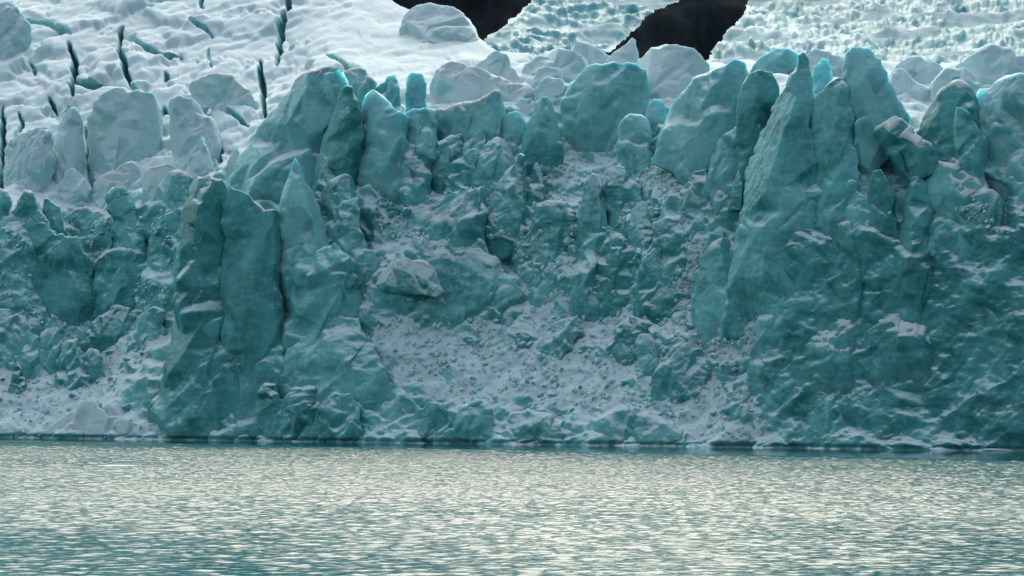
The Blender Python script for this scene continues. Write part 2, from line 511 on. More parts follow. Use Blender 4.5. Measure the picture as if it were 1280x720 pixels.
def glacier_sheet():
    pxs = np.arange(-150, 1431, 1.35)
    nt_ = 470
    roll = [(6, 1.0), (16, 4.0), (40, 14.0), (75, 34.0)]                # the far side of the crest drops away
    top = np.interp(pxs, *zip(*CREST))
    top = np.convolve(np.pad(top, 4, mode='edge'), np.ones(9) / 9, 'valid')
    rows_px, rows_py, rows_b, dz = [], [], [], []
    for k in range(nt_):
        t = k / (nt_ - 1)
        py = 590 + (top - 590) * t
        rows_px.append(pxs)
        rows_py.append(py)
        rows_b.append(back_at(pxs, py))
        dz.append(np.zeros_like(pxs))
    b0 = rows_b[-1]
    for db, d in roll:
        rows_px.append(pxs)
        rows_py.append(top)
        rows_b.append(b0 + db)
        dz.append(np.full_like(pxs, -d))
    px, py, b, dz = (np.array(a) for a in (rows_px, rows_py, rows_b, dz))
    nr, nc = px.shape
    x, y, z = at(px, py, b)
    # past the crest the height of the crest itself is kept, then falls
    z[nt_:] = z[nt_ - 1] + dz[nt_:]
    x[nt_:] = x[nt_ - 1]
    V = np.stack([x, y, z], -1).reshape(-1, 3)
    G0 = V.reshape(nr, nc, 3).copy()
    smoothed = np.stack([blur(G0[..., k], 14) for k in range(3)], -1)
    n = grid_normals(smoothed.reshape(-1, 3), nr, nc)
    if n[:, 1].mean() > 0:
        n = -n
    fx, fy = px.ravel(), py.ravel()
    wob = fbm(V * 0.22, 3, 5) * 26
    snow_fan = smooth(poly_sd(fx, fy, SNOW_FAN) + wob, -10, 14)
    cone = smooth(poly_sd(fx, fy, SNOW_CONE) + wob * 0.8, -10, 14)
    gully = smooth(poly_sd(fx, fy, SNOW_GULLY) + wob * 0.5, -8, 8)
    snow_fan = np.maximum(snow_fan, gully)
    tong = smooth(poly_sd(fx, fy, SNOW_TONGUE) + wob * 0.6, -8, 10)
    upper = smooth(back_at(fx, fy), 42, 60)                            # the snowfield behind the broken front
    snowy = np.clip(snow_fan + cone + tong, 0, 1)
    rough = (1 - 0.78 * snowy) * (1 - 0.80 * upper) * (1 - 0.15 * smooth(fx, 930, 1010))
    warp = np.stack([fbm(V * 0.3, 2, 31), fbm(V * 0.3, 2, 41), fbm(V * 0.3, 2, 51)], 1)
    A = V + warp * 1.0
    c1 = chisel(A / np.array([6.5, 6.5, 6.0]), 11)
    c2 = chisel(A / np.array([2.8, 2.8, 2.3]), 23)
    c3 = chisel((V + warp * .4) / 1.15, 37)
    d = rough * (2.8 * c1 + 1.0 * c2 + 0.30 * c3)
    d += rough * (0.9 * fbm(V * 0.16, 4, 3) + 0.25 * ridged(V * 0.45, 3, 9))
    # rubble of the snow fans
    d += np.clip(snowy, 0, 1) * (0.35 * c3 + 0.55 * c2 + 0.6 * c1 + 0.30 * ridged(V * 0.7, 3, 19))
    # wind-worked swells, slabs and terraces of the snowfield
    S = (V + warp * 2.5) / np.array([11.0, 17.0, 5.0])
    fu, gu = facets(S, 71, 1.2, 0.5)
    S2 = (V + warp * 1.5) / np.array([4.5, 8.0, 2.4])
    fu2, gu2 = facets(S2, 73, 1.1, 0.4)
    left = smooth(620 - fx, 0, 140)
    calm = 1 - 0.75 * smooth(poly_sd(fx, fy, [(360, -80), (380, 60), (470, 95), (620, 70), (540, -80)]), -30, 25)
    d += upper * calm * (1.2 * fu + 0.14 * fu2 + 0.10 * ridged(V * np.array([.25, .2, .6]), 3, 29) - 0.45 * np.exp(-(gu / 0.09) ** 2))
    d += upper * 0.5 * fbm(V * 0.11, 3, 63)
    vis = np.concatenate([np.ones(nt_ * nc), np.zeros((nr - nt_) * nc)])
    jag = 1 + 0 * fx
    d *= jag
    W = V + n * d[:, None]
    for poly, dep in HOLLOWS:
        W[:, 1] += dep * smooth(poly_sd(fx, fy, poly) + wob * 0.2, -4, 9)
    inside = np.zeros(len(fx))
    for pts, w, dep in CRACKS:
        pa = np.array(pts, float)
        m = (fx > pa[:, 0].min() - 20) & (fx < pa[:, 0].max() + 20) & (fy > pa[:, 1].min() - 20) & (fy < pa[:, 1].max() + 20) & (vis > 0)
        if not m.any():
            continue
        jit = perlin(np.stack([fx[m] * .02, fy[m] * .07, fx[m] * 0], 1), 5) * 6.0 + perlin(np.stack([fx[m] * .03, fy[m] * .22, fx[m] * 0], 1), 6) * 3.0
        dd, s = line_d(fx[m] + jit, fy[m], pts)
        ww = w * (0.45 + 0.75 * np.sin(np.clip(s, 0, 1) * math.pi) ** 0.6)
        ww = ww * 0.62
        k = smooth(-dd / ww, -1.15, -0.55)
        inside[m] = np.maximum(inside[m], smooth(-dd / ww, -1.7, -1.1))
        W[m] += (n[m] * -0.35 + np.array([0, 0.75, -0.25])) * (k * dep)[:, None]
    Gd = W.reshape(nr, nc, 3)
    for k in range(3):
        Gd[..., k] = blur(Gd[..., k], 1)
    W = Gd.reshape(-1, 3)
    fine = (1 - 0.5 * upper) * 0.10 * fbm(W * 1.6, 4, 91) + 0.16 * ridged(W * 0.9, 3, 93)
    W = W + n * (fine * (0.35 + 0.65 * rough))[:, None]
    snow = np.clip(1.1 * snow_fan + 1.0 * cone + 0.9 * tong, 0, 1.1) * (0.10 + 0.86 * smooth(fbm(np.stack([(V[:, 0] + 0.7 * V[:, 2]) * 0.42, V[:, 1] * 0.12, (V[:, 2] - 0.7 * V[:, 0]) * 0.14], 1), 5, 88, 0.6), -0.34, 0.12)) + 0.75 * upper + 0.30 * smooth(fy, 175, 215) * smooth(420 - fy, 0, 60) * smooth(fx, 380, 470) * smooth(960 - fx, 0, 60)
    snow = snow * (1 - inside) - 1.2 * inside
    W = undercut(W)
    me = mesh_np('glacier', W, grid_faces(nr, nc)[:, ::-1], ICE, attrs={'snow': snow})
    me.materials.append(ICE_UP)
    me.materials.append(ICE_SHADE)
    up_face = (upper > 0.5).reshape(nr, nc)[:-1, :-1].ravel()
    shade_mask = ((np.minimum(fx - 985, fy - 250) + wob * 2.2 > 0) & (upper < 0.5)).reshape(nr, nc)[:-1, :-1].ravel()  # lower right wall, its shade painted with the darkened ice
    me.polygons.foreach_set('material_index', np.where(shade_mask, 2, up_face & (inside.reshape(nr, nc)[:-1, :-1].ravel() < 0.6)).astype(np.int32))
    struct(link('glacier', me))
    return pxs, W.reshape(nr, nc, 3), top, nt_


SHEET_PX, SHEET, SHEET_TOP, SHEET_NT = glacier_sheet()


def on_sheet(px, py):                      # the finished ice surface met at a place of the front
    j = int(np.clip(round((px + 150) / 1.35), 0, len(SHEET_PX) - 1))
    t = (590 - py) / (590 - SHEET_TOP[j])
    i = int(np.clip(round(t * (SHEET_NT - 1)), 0, SHEET_NT - 1))
    return SHEET[i, j]


# ------------------------------------------------------------------ far icefalls, mountain, lake
def icefall(outline, y0, y1, py0, py1, step, cell, amp, name, seed):
    P_ = np.array(outline, float)
    xs = np.arange(P_[:, 0].min() - 10, P_[:, 0].max() + 10, step)
    ys = np.arange(P_[:, 1].min() - 10, P_[:, 1].max() + 10, step)
    px, py = np.meshgrid(xs, ys[::-1])
    t = (py0 - py) / (py0 - py1)
    Y = y0 + (y1 - y0) * t
    V = np.stack([(px - 640) / F * Y, Y, CAMZ + (HY - py) / F * Y], -1).reshape(-1, 3)
    nr, nc = px.shape
    n = grid_normals(V, nr, nc)
    if n[:, 1].mean() > 0:
        n = -n
    wv = np.stack([fbm(V / (cell * 3), 2, seed), fbm(V / (cell * 3), 2, seed + 1), fbm(V / (cell * 3), 2, seed + 2)], 1) * cell
    f1 = chisel((V + wv) / np.array([cell, cell * 1.6, cell]), seed)
    f2 = chisel((V + wv) / np.array([cell * .45, cell * .7, cell * .45]), seed + 9)
    f0 = chisel((V + wv * 2) / np.array([cell * 3.2, cell * 4.5, cell * 2.6]), seed + 19)
    band = 0.25 + 1.1 * smooth(fbm(V / (cell * 9), 3, seed + 5), -0.3, 0.3)
    d = amp * band * (1.5 * f1 + 0.45 * f2) + amp * 2.4 * f0 + amp * 1.2 * fbm(V / (cell * 5), 3, seed + 4)
    sd = poly_sd(px.ravel(), py.ravel(), outline) + fbm(V / (cell * 1.6), 3, seed + 6) * 4.5
    W = V + n * (d * smooth(sd, -4, 6))[:, None]
    keep = (sd > -2).reshape(nr, nc)
    fc = grid_faces(nr, nc)
    ok = keep.ravel()[fc].all(1)
    fc = fc[ok]
    used = np.unique(fc)
    remap = np.full(len(W), -1)
    remap[used] = np.arange(len(used))
    me = mesh_np(name, W[used], remap[fc], ICE_FAR, attrs={'snow': (-0.1 + 0.35 * smooth(-band, -0.9, -0.4))[used]})
    return struct(link(name, me))


icefall([(890, 130), (880, 80), (905, 48), (930, 20), (950, -40), (1440, -40), (1440, 130)], 470, 660, 130, -40, 1.4, 2.3, 1.05, 'icefall', 301)
icefall([(590, 110), (606, 50), (622, 40), (645, 22), (660, 8), (690, -30), (900, -30), (855, -2), (822, 10), (800, 28), (783, 46), (757, 66), (740, 110)],
        880, 1060, 110, -30, 1.2, 4.4, 1.7, 'icefall', 331)


def mountain():
    xs = np.linspace(-620, 620, 200)
    zs = np.linspace(0, 1, 110)
    X, T = np.meshgrid(xs, zs)
    Y = 1480 + 330 * T + 40 * np.sin(X / 160)
    Z = 20 + 330 * T
    V = np.stack([X, Y, Z], -1).reshape(-1, 3)
    n = np.array([0, -0.75, 0.66])
    d = 30 * fbm(V / 140, 5, 401) + 16 * ridged(V / np.array([50, 90, 90]), 4, 403)
    W = V + n * d[:, None]
    top = T.ravel() > 0.8
    W[:, 2] -= np.where(top, (T.ravel() - 0.8) * 200, 0)
    struct(link('mountain', mesh_np('mountain', W, grid_faces(*X.shape), ROCK)))


mountain()


def right_sky_blocker():
    """Unseen dark rock flank, added to shut off the sky on the right of the bay."""
    ys = np.linspace(-150, 1100, 160)
    ts = np.linspace(0, 1, 70)
    Yg, T = np.meshgrid(ys, ts)
    X = 190 + 0.10 * Yg + 210 * T
    Z = -6 + 300 * T
    V = np.stack([X, Yg, Z], -1).reshape(-1, 3)
    d = 26 * fbm(V / 120, 5, 411) + 12 * ridged(V / np.array([90, 45, 90]), 4, 413)
    W = V + np.array([-0.8, 0, 0.6]) * d[:, None]
    struct(link('mountain', mesh_np('mountain', W, grid_faces(*X.shape), ROCK)))  # blocker added out of frame to dim the light from the right


right_sky_blocker()


def lake():
    """Wind chop from a spectrum of short waves, dying out in the lee of the ice wall."""
    n, size = 1024, 168.0
    k1 = np.fft.fftfreq(n, size / n) * 2 * math.pi
    KXg, KYg = np.meshgrid(k1, k1)
    k = np.hypot(KXg, KYg) + 1e-6
    Lw = 0.30
    wd = np.array([0.25, -0.97])
    cosf = np.abs((KXg * wd[0] + KYg * wd[1]) / k)
    spec = np.exp(-1 / (k * Lw) ** 2) / k ** 4 * (0.25 + 0.75 * cosf ** 2) * np.exp(-(k * 0.065) ** 2)
    g = np.random.default_rng(3)
    h = np.fft.ifft2(np.sqrt(spec) * (g.normal(size=(n, n)) + 1j * g.normal(size=(n, n)))).real
    slope = np.gradient(h, size / n)
    h *= WAVE_SLOPE / np.sqrt((slope[0] ** 2 + slope[1] ** 2).mean())
    us = np.linspace(-1, 1, 1150)
    ys = np.concatenate([np.arange(100, 380, 0.18), np.arange(380, 470, 0.4)])
    Uu, Y = np.meshgrid(us, ys)
    X = Uu * (22 + 0.19 * Y)
    fx = X / (size / n)
    fy = Y / (size / n)
    i0, j0 = np.floor(fy).astype(int), np.floor(fx).astype(int)
    ty, tx = fy - i0, fx - j0
    H = (h[i0 % n, j0 % n] * (1 - ty) * (1 - tx) + h[(i0 + 1) % n, j0 % n] * ty * (1 - tx) + h[i0 % n, (j0 + 1) % n] * (1 - ty) * tx + h[(i0 + 1) % n, (j0 + 1) % n] * ty * tx)
    PX = 640 + X / Y * F
    lee = front(PX) - Y                                                  # metres in front of the ice
    pq = np.stack([X.ravel() / 30, Y.ravel() / 14, X.ravel() * 0], 1)
    wob = (perlin(pq, 6) * 7).reshape(X.shape)
    calm_w = 26 + 22 * np.clip(PX / 1280, 0, 1)
    chop = 0.05 + 0.95 * smooth(lee + wob * 0.5, calm_w - 4, calm_w + 6)
    gust = 0.82 + 0.4 * fbm(np.stack([X.ravel() / 24, Y.ravel() / 40, X.ravel() * 0], 1), 3, 8).reshape(X.shape)
    gust = gust * (0.40 + 0.74 * smooth(Y, 120, 255)) * (1 - 0.22 * smooth(560 - PX, 0, 560)) * (1 - 0.15 * smooth(PX, 900, 1280))
    V = np.stack([X, Y, H * chop * gust], -1).reshape(-1, 3)
    me = mesh_np('water', V, grid_faces(*X.shape), WATER, attrs={'chop': (chop * gust).ravel()})
    struct(link('water', me))
    # the rest of the lake bed's fill lies lower, out to the sides, behind the camera and under the ice
    s = 3000.0
    V = [(-s, -400, -0.55), (s, -400, -0.55), (s, 2600, -0.55), (-s, 2600, -0.55)]
    struct(link('water', mesh_np('water', V, [(0, 1, 2, 3)], WATER, shade=False, attrs={'chop': [1, 1, 1, 1]})))


WAVE_SLOPE = 0.23
lake()

# ------------------------------------------------------------------ seracs, blocks and spires
M_PX = 0.115                                # rough metres per 1280-px pixel at the front
GRP = {}


def solid(name, outline, T=None, fwd=0.0, lean=0.55, ridges=(), edge=None, vox=None, jag=1.0, seed=0, fill=1.0, flat=0.0, flutes=0.0, snow=0.0, foot=1.0, spread=0.0, wedge=0.0):
    """A closed block of ice: silhouette at its own distance, faceted front that swells toward the lake, thick back, weathered surface."""
    r = np.random.default_rng(seed + 1000)
    O = np.array(outline, float)
    yb0, h0 = O[:, 1].max(), np.ptp(O[:, 1])
    if spread:                                                           # a broken block stands on a wider base than its top
        lw = (O[:, 1] - O[:, 1].min()) / h0
        O[:, 0] = O[:, 0].mean() + (O[:, 0] - O[:, 0].mean()) * (1 + spread * (lw ** 1.5 - 0.30)) + h0 * 0.10 * r.normal() * (1 - lw)
    if T is None:
        T = 0.42 * min(np.ptp(O[:, 0]), h0) * M_PX
    if yb0 < 548 and foot:                                               # carry the foot down inside the slope
        ext = min(foot * 8 * T, 562 - yb0)
        low = O[:, 1] > yb0 - 0.16 * h0
        O[low, 0] = O[low, 0].mean() + (O[low, 0] - O[low, 0].mean()) * 0.96
        O[low, 1] += ext
    O[O[:, 1] < O[:, 1].min() + 0.10 * h0, 1] -= 1.5 + 0.02 * h0             # the weathering below takes this much off the tips
    w, h = np.ptp(O[:, 0]), np.ptp(O[:, 1])
    cx, yb = O[:, 0].mean(), O[:, 1].max()
    if T is None:
        T = 0.42 * min(w, h) * M_PX
    edge = edge if edge is not None else 0.16 * T
    hm = h * M_PX
    bb = float(back_at(cx, min(yb0 - 0.05 * h0, 556))) + 0.5 * T + wedge * T
    # densify and roughen the outline
    pts = []
    for a, b in zip(O, np.roll(O, -1, 0)):
        m = max(1, int(np.hypot(*(b - a)) / 7))
        for k in range(m):
            q = a + (b - a) * k / m
            if k:
                q = q + r.normal(0, 1.3, 2) * jag * (1.2 - 0.6 * flat)
            pts.append(q)
    B = np.array(pts)
    # random facet points inside, plus the hand-set ridges
    sp = max(5.0, min(w, h) / 3.0)
    cand = []
    for _ in range(900):
        q = np.array([r.uniform(O[:, 0].min(), O[:, 0].max()), r.uniform(O[:, 1].min(), O[:, 1].max())])
        cand.append(q)
    cand = np.array(cand)
    sd = poly_sd(cand[:, 0], cand[:, 1], O)
    bottom = O[O[:, 1] > yb - 0.12 * h]
    inner = []
    rid = [np.array(q[:2], float) for q in ridges]
    for q, s in zip(cand, sd):
        if s < sp * 0.35:
            continue
        if any(np.hypot(*(q - p)) < sp for p in inner) or any(np.hypot(*(q - p)) < sp * 1.3 for p in rid):
            continue
        inner.append(q)
    dmax = max(1.0, float(sd.max()))

    def swell(q):
        s = float(poly_sd(np.array([q[0]]), np.array([q[1]]), O)[0])
        e = (max(s, 0) / dmax) ** 0.75
        lw = (q[1] - O[:, 1].min()) / max(h, 1)
        return T * (e * (1 - wedge) + wedge * min(1.0, 2.2 * e) * 1.5 * lw)
    allp = [tuple(p) for p in B] + [tuple(p) for p in inner] + [tuple(p) for p in rid]
    nb, ni = len(B), len(inner)
    front_off = []
    for k, p in enumerate(allp):
        if k < nb:
            low = smooth((p[1] - O[:, 1].min()) / max(h, 1), 0.8, 1.0)
            front_off.append(edge * r.uniform(0.5, 1.5) + (T * 0.7 * low if yb > 548 else 0))
        elif k < nb + ni:
            front_off.append(swell(p) * (1 + (r.uniform(-0.75, 0.45) * (1 - 0.6 * flat))))
        else:
            front_off.append(ridges[k - nb - ni][2])
    vin = [Vector((p[0], p[1])) for p in allp]
    ein = [(k, (k + 1) % nb) for k in range(nb)]
    ov, oe, of, vo, eo, fo = delaunay_2d_cdt(vin, ein, [], 1, 1e-4)
    f_off = np.zeros(len(ov))
    for k, src in enumerate(vo):
        f_off[k] = front_off[src[0]] if src and src[0] < len(front_off) else edge
    P2 = np.array([(v.x, v.y) for v in ov])
    y_mid = bb + T * 0.2 - 0.7 * fwd + lean * LEAN[0] * np.maximum(yb0 - 0.12 * h0 - P2[:, 1], 0) * M_PX
    gap = back_at(P2[:, 0], P2[:, 1]) - y_mid
    sdp = np.clip(poly_sd(P2[:, 0], P2[:, 1], O) / dmax, 0, 1)
    b_off = np.clip(gap * 0.7, T * 0.45, T * 1.6) * (0.25 + 0.75 * np.sqrt(sdp)) * fill + edge
    x, y, z = at(P2[:, 0], P2[:, 1], y_mid)
    Fv = np.stack([x, y - f_off, z], 1)
    Bv = np.stack([x, y + b_off, z], 1)
    V = np.concatenate([Fv, Bv])
    n = len(P2)
    tri = [tuple(f) for f in of]
    used = set()
    cnt = {}
    for f in tri:
        for a, b in zip(f, f[1:] + f[:1]):
            cnt[(a, b)] = cnt.get((a, b), 0) + 1
    faces = [f[::-1] for f in tri] + [tuple(i + n for i in f) for f in tri]
    for (a, b), c in cnt.items():
        if (b, a) not in cnt:
            faces.append((a, b, b + n))
            faces.append((a, b + n, a + n))
    me = bpy.data.meshes.new('tmp')
    me.from_pydata(V.tolist(), [], faces)
    size = max(np.ptp(V[:, 0]), np.ptp(V[:, 2]))
    vox = vox or float(np.clip(size / 90, 0.11, 0.20))
    V, Fq = remeshed(me, vox)
    # weathering
    nrm = vert_normals(V, Fq)
    s = min(1.0, 0.35 + size / 26) * jag * 0.72
    wv = np.stack([fbm(V * .3, 2, 31), fbm(V * .3, 2, 41), fbm(V * .3, 2, 51)], 1)
    off = float(r.uniform(0, 50))
    rough = 1 - 0.75 * flat
    thin = min(1, T / 2.5)
    c1 = chisel((V + wv) / np.array([6.5, 6.5, 6.0]), 11)
    c2 = chisel((V + wv) / np.array([2.8, 2.8, 2.3]), 23)
    V = V + nrm * (s * (2.8 * rough * thin * c1 + (0.20 + 0.75 * rough) * thin * c2 + 0.25 * fbm(V * 0.22, 2, 211)))[:, None]
    V = fracture(V, r, int((6 + size / 2) * (1.4 - 0.5 * flat)), T)
    c3 = chisel(V / 0.85, 209)
    q = V * np.array([.32, .32, 1.5])
    d = s * (max(0, 0.22 * rough - 0.03) * c3 + 0.06 * fbm(q, 3, 217) + 0.02 * fbm(V * 2.3, 3, 219))
    if flutes:
        d = d + flutes * ridged(V * np.array([1.1, 1.1, 0.10]), 2, 223)
    V = undercut(V + nrm * d[:, None])
    me = mesh_np(name, V, Fq, attrs={'snow': np.full(len(V), snow)})
    return me, V, Fq


def fracture(V, r, n, T):
    """Clean break planes: whatever stands proud of a plane has split off along it."""
    lo, hi = V.min(0), V.max(0)
    span = hi - lo
    for _ in range(n):
        c = lo + span * r.random(3)
        a = r.uniform(-1.25, 1.25)
        u = np.array([math.sin(a), -math.cos(a), r.uniform(-0.25, 0.55)])
        u /= np.linalg.norm(u)
        rad = max(2.5, 0.45 * max(span[0], span[2])) * r.uniform(0.6, 1.2)
        q = V - c
        dist = np.sqrt(q[:, 0] ** 2 + q[:, 2] ** 2 + 0.3 * q[:, 1] ** 2) / rad + 0.35 * perlin(V * (1.6 / rad) + 31 * r.random(), 229)
        m = dist < 1
        if m.sum() < 50:
            continue
        h = V[m] @ u
        lim = np.quantile(h, r.uniform(0.84, 0.97))
        ex = np.clip(h - lim, 0, 0.40 * T) * np.clip((1 - dist[m]) / 0.12, 0, 1)
        V[m] -= u[None] * (ex * 0.95)[:, None]
    return V


def remeshed(me, vox, smooth_it=0):
    ob = bpy.data.objects.new('tmp', me)
    col.objects.link(ob)
    m = ob.modifiers.new('r', 'REMESH')
    m.mode = 'VOXEL'
    m.voxel_size = vox
    m.adaptivity = 0
    if smooth_it:
        k = ob.modifiers.new('s', 'SMOOTH')
        k.factor = 0.5
        k.iterations = smooth_it
    dg = bpy.context.evaluated_depsgraph_get()
    ev = ob.evaluated_get(dg)
    m2 = ev.to_mesh()
    V = np.empty(len(m2.vertices) * 3, np.float32)
    m2.vertices.foreach_get('co', V)
    nl = len(m2.loops)
    li = np.empty(nl, np.int32)
    m2.loops.foreach_get('vertex_index', li)
    Fq = li.reshape(-1, 4)
    ev.to_mesh_clear()
    bpy.data.objects.remove(ob)
    bpy.data.meshes.remove(me)
    return V.reshape(-1, 3), Fq


def vert_normals(V, Fq):
    a = np.cross(V[Fq[:, 2]] - V[Fq[:, 0]], V[Fq[:, 3]] - V[Fq[:, 1]])
    nv = np.zeros_like(V)
    for k in range(4):
        np.add.at(nv, Fq[:, k], a)
    return nv / (np.linalg.norm(nv, axis=1, keepdims=True) + 1e-9)


def snow_cap(V, Fq, parent, base, seed, frac=0.45, thick=0.22, nz=0.52):
    """The snow lying on the block: a crust of its own thickness on the flat upper faces, one closed shell."""
    nv = vert_normals(V, Fq)
    zt, zb = V[:, 2].max(), V[:, 2].min()
    lim = zt - frac * (zt - zb)
    sc = nv[:, 2] + 0.28 * fbm(V * 0.8, 3, 301 + seed)
    ok = (sc > nz) & (V[:, 2] > lim)
    fm = ok[Fq].all(1)
    if fm.sum() < 25:
        return None
    fc = Fq[fm]
    # keep the largest joined patch(es)
    lab = np.arange(len(V))
    for _ in range(400):
        mn = lab[fc].min(1)
        new = lab.copy()
        for k in range(4):
            np.minimum.at(new, fc[:, k], mn)
        if (new == lab).all():
            break
        lab = new
    fl = lab[fc[:, 0]]
    ids, c = np.unique(fl, return_counts=True)
    keep = ids[[int(c.argmax())]]
    fc = fc[np.isin(fl, keep)]
    used = np.unique(fc)
    remap = np.full(len(V), -1)
    remap[used] = np.arange(len(used))
    fc = remap[fc]
    e = np.concatenate([fc[:, [k, (k + 1) % 4]] for k in range(4)])
    key = e[:, 0].astype(np.int64) * 10000000 + e[:, 1]
    rev = e[:, 1].astype(np.int64) * 10000000 + e[:, 0]
    bd = e[~np.isin(key, rev)]
    isb = np.zeros(len(used), bool)
    isb[bd.ravel()] = True
    dist = np.where(isb, 0.0, 1.0)
    for _ in range(5):
        m = dist[fc].mean(1)
        acc = np.zeros(len(used)); cn = np.zeros(len(used))
        for k in range(4):
            np.add.at(acc, fc[:, k], m); np.add.at(cn, fc[:, k], 1)
        dist = np.where(isb, 0.0, acc / np.maximum(cn, 1))
    u, nn = V[used], nv[used]
    up = nn * 0.4 + np.array([0, 0, 0.6])
    top = u + up * (0.015 + thick * dist + 0.06 * dist * fbm(u * 1.5, 3, 305))[:, None]
    low = u - nn * 0.12
    n = len(used)
    side = np.stack([bd[:, 1], bd[:, 0], bd[:, 0] + n, bd[:, 1] + n], 1)
    F2 = np.concatenate([fc, fc[:, ::-1] + n, side])
    me = mesh_np('snow_cap', np.concatenate([top, low]) - np.array(base), F2, SNOWM)
    return link('snow_cap', me, parent)


COUNT = [0]
SPREAD = [0.0]
LEAN = [0.42]
SHADE_KEYS = ('long rib', 'round headed pillar', 'white cap low', 'tall dark pillar', 'dark teal cliff', 'sunken wall', 'curtain wall', 'broad dark foot', 'dark smooth wall', 'dark hollow faced', 'dark flat block', 'dark ridge', 'dark blade', 'step in the wall',
         'shadowed', 'low faceted foot', 'dark fang', 'hooded block', 'plain upright column', 'overhanging wedge')  # label words of blocks that take the shade-darkened colour


def S(name, label, cat, outline, cap=None, mat=None, group=None, snow=0.0, **kw):
    COUNT[0] += 1
    sd = COUNT[0] * 13
    kw.setdefault('seed', sd)
    kw.setdefault('spread', SPREAD[0])
    if SPREAD[0] == 0.5 and not snow:
        snow = 0.28
    me, V, Fq = solid(name, outline, snow=snow, **kw)
    base = np.array([V[:, 0].mean(), V[:, 1].mean(), V[:, 2].min()])
    co_ = np.empty(len(V) * 3, np.float32)
    me.vertices.foreach_get('co', co_)
    me.vertices.foreach_set('co', (co_.reshape(-1, 3) - base).astype(np.float32).ravel())
    me.update()
    me.materials.append(mat or (ICE_SHADE if any(k in label for k in SHADE_KEYS) else ICE))
    o = link(name, me)
    o.location = base
    tag(o, label, cat, group)
    o['kind'] = 'thing'
    if cap:
        snow_cap(V, Fq, o, base, sd, **(cap if isinstance(cap, dict) else {}))
    return o


U = dict(mat=ICE_UP, snow=0.6, flat=0.6, wedge=0.8)
# --- snowfield, upper left
S('serac', 'rounded white dome with a hollow teal flank, in the top left corner', 'serac', [(-40, 85), (-40, -10), (0, 1), (15, 5), (27, 18), (33, 32), (36, 46), (30, 64), (10, 78)], ridges=[(5, 22, 4.5), (12, 45, 1.5), (-10, 45, 1.5)], **U)
S('ice_slab', 'snowy tilted slab with bright back edge left of the straight short crevasse', 'slab', [(238, 148), (238, 104), (262, 97), (290, 100), (310, 114), (322, 134), (318, 152), (292, 150), (262, 134)], cap=True, **U)
S('serac', 'broad pale dome with a straight vertical crack at its left side', 'serac', [(111, 226), (110, 168), (112, 150), (118, 138), (127, 124), (145, 116), (160, 121), (173, 118), (190, 121), (200, 135), (206, 165), (214, 195), (216, 226)], T=4.5, **U)
S('ice_spire', 'narrow pale wedge left of the broad dome and its vertical crack', 'serac', [(56, 250), (60, 198), (70, 172), (82, 148), (91, 141), (99, 156), (104, 178), (105, 215), (105, 250)], **U)
S('serac', 'vertically fluted pale block beside the left edge crevasse', 'serac', [(6, 250), (8, 188), (20, 172), (45, 164), (60, 168), (64, 195), (58, 250)], flutes=0.7, **U)
S('serac', 'square shouldered pale block with thin teal slots right of the broad dome', 'serac', [(215, 232), (211, 155), (213, 132), (225, 124), (240, 127), (258, 143), (272, 165), (280, 200), (284, 232)], flutes=0.35, **U)
S('ice_spire', 'small clean pointed spire in front of the slotted pale block', 'ice spire', [(220, 232), (234, 206), (246, 179), (253, 173), (261, 189), (267, 214), (272, 232)], fwd=4, **U)
S('serac', 'low pale bench block left of the lower end of the vertical crack', 'serac', [(70, 266), (73, 236), (82, 218), (91, 214), (103, 221), (111, 232), (114, 266)], fwd=2, **U)
S('serac', 'low pale bench block with a bulging top below the broad dome', 'serac', [(119, 262), (120, 230), (133, 219), (150, 211), (165, 206), (174, 212), (178, 236), (176, 262)], fwd=2, cap=True, **U)
S('serac', 'small square bench block with bright top right of the bulging one', 'serac', [(177, 256), (179, 217), (190, 214), (205, 210), (217, 211), (215, 230), (204, 256)], fwd=2, cap=True, **U)
S('serac', 'thin teal tooth between the small spire and the big shoulder', 'serac', [(280, 236), (283, 208), (288, 192), (297, 186), (301, 200), (297, 236)], fwd=1, **U)
S('serac', 'rounded white snow hump beside the dark rock at the ridge top', 'snow hump', [(490, 62), (505, 20), (522, 12), (545, 11), (562, 12), (578, 17), (588, 30), (598, 50), (585, 66)], fwd=-1, T=4, lean=3.0, **{**U, 'snow': 1.0})

# --- low cliff at the left
SPREAD[0] = 0.2
S('serac', 'massive dark teal cliff block at the left edge with ledges', 'serac', [(-50, 410), (-50, 266), (0, 264), (20, 276), (35, 281), (55, 271), (70, 277), (68, 286), (85, 292), (110, 295), (118, 310), (124, 345), (130, 400), (100, 412), (40, 410)], T=4.5, cap=True)
S('ice_block', 'rounded knob cut by the left edge of the picture, above the cliff block', 'ice block', [(-30, 285), (-30, 240), (0, 236), (9, 243), (14, 253), (11, 264), (11, 285)])
S('ice_block', 'blunt tooth with a snowy left shoulder on the left cliff block', 'ice block', [(16, 300), (20, 264), (30, 251), (40, 244), (47, 246), (55, 260), (64, 275), (69, 292), (66, 305)], fwd=2, cap=True)
S('ice_block', 'small leaning tooth between the blunt tooth and the snowy shelf', 'ice block', [(57, 310), (60, 260), (65, 252), (74, 255), (80, 268), (86, 286), (85, 310)], fwd=1)
S('ice_ledge', 'snow covered shelf behind the low cliff, left of the mushroom knob', 'ice ledge', [(84, 310), (85, 270), (100, 264), (120, 268), (140, 274), (152, 274), (156, 310)], cap=True, lean=0.9)
S('ice_block', 'mushroom shaped knob with white cap on the low cliff', 'ice block', [(146, 322), (149, 278), (148, 250), (154, 244), (166, 244), (172, 254), (175, 264), (186, 280), (194, 294), (194, 322)], fwd=1.5, cap=True)
S('ice_block', 'teal block in the notch between the mushroom knob and the tall pillar', 'ice block', [(186, 325), (190, 285), (205, 274), (222, 262), (232, 275), (230, 325)])
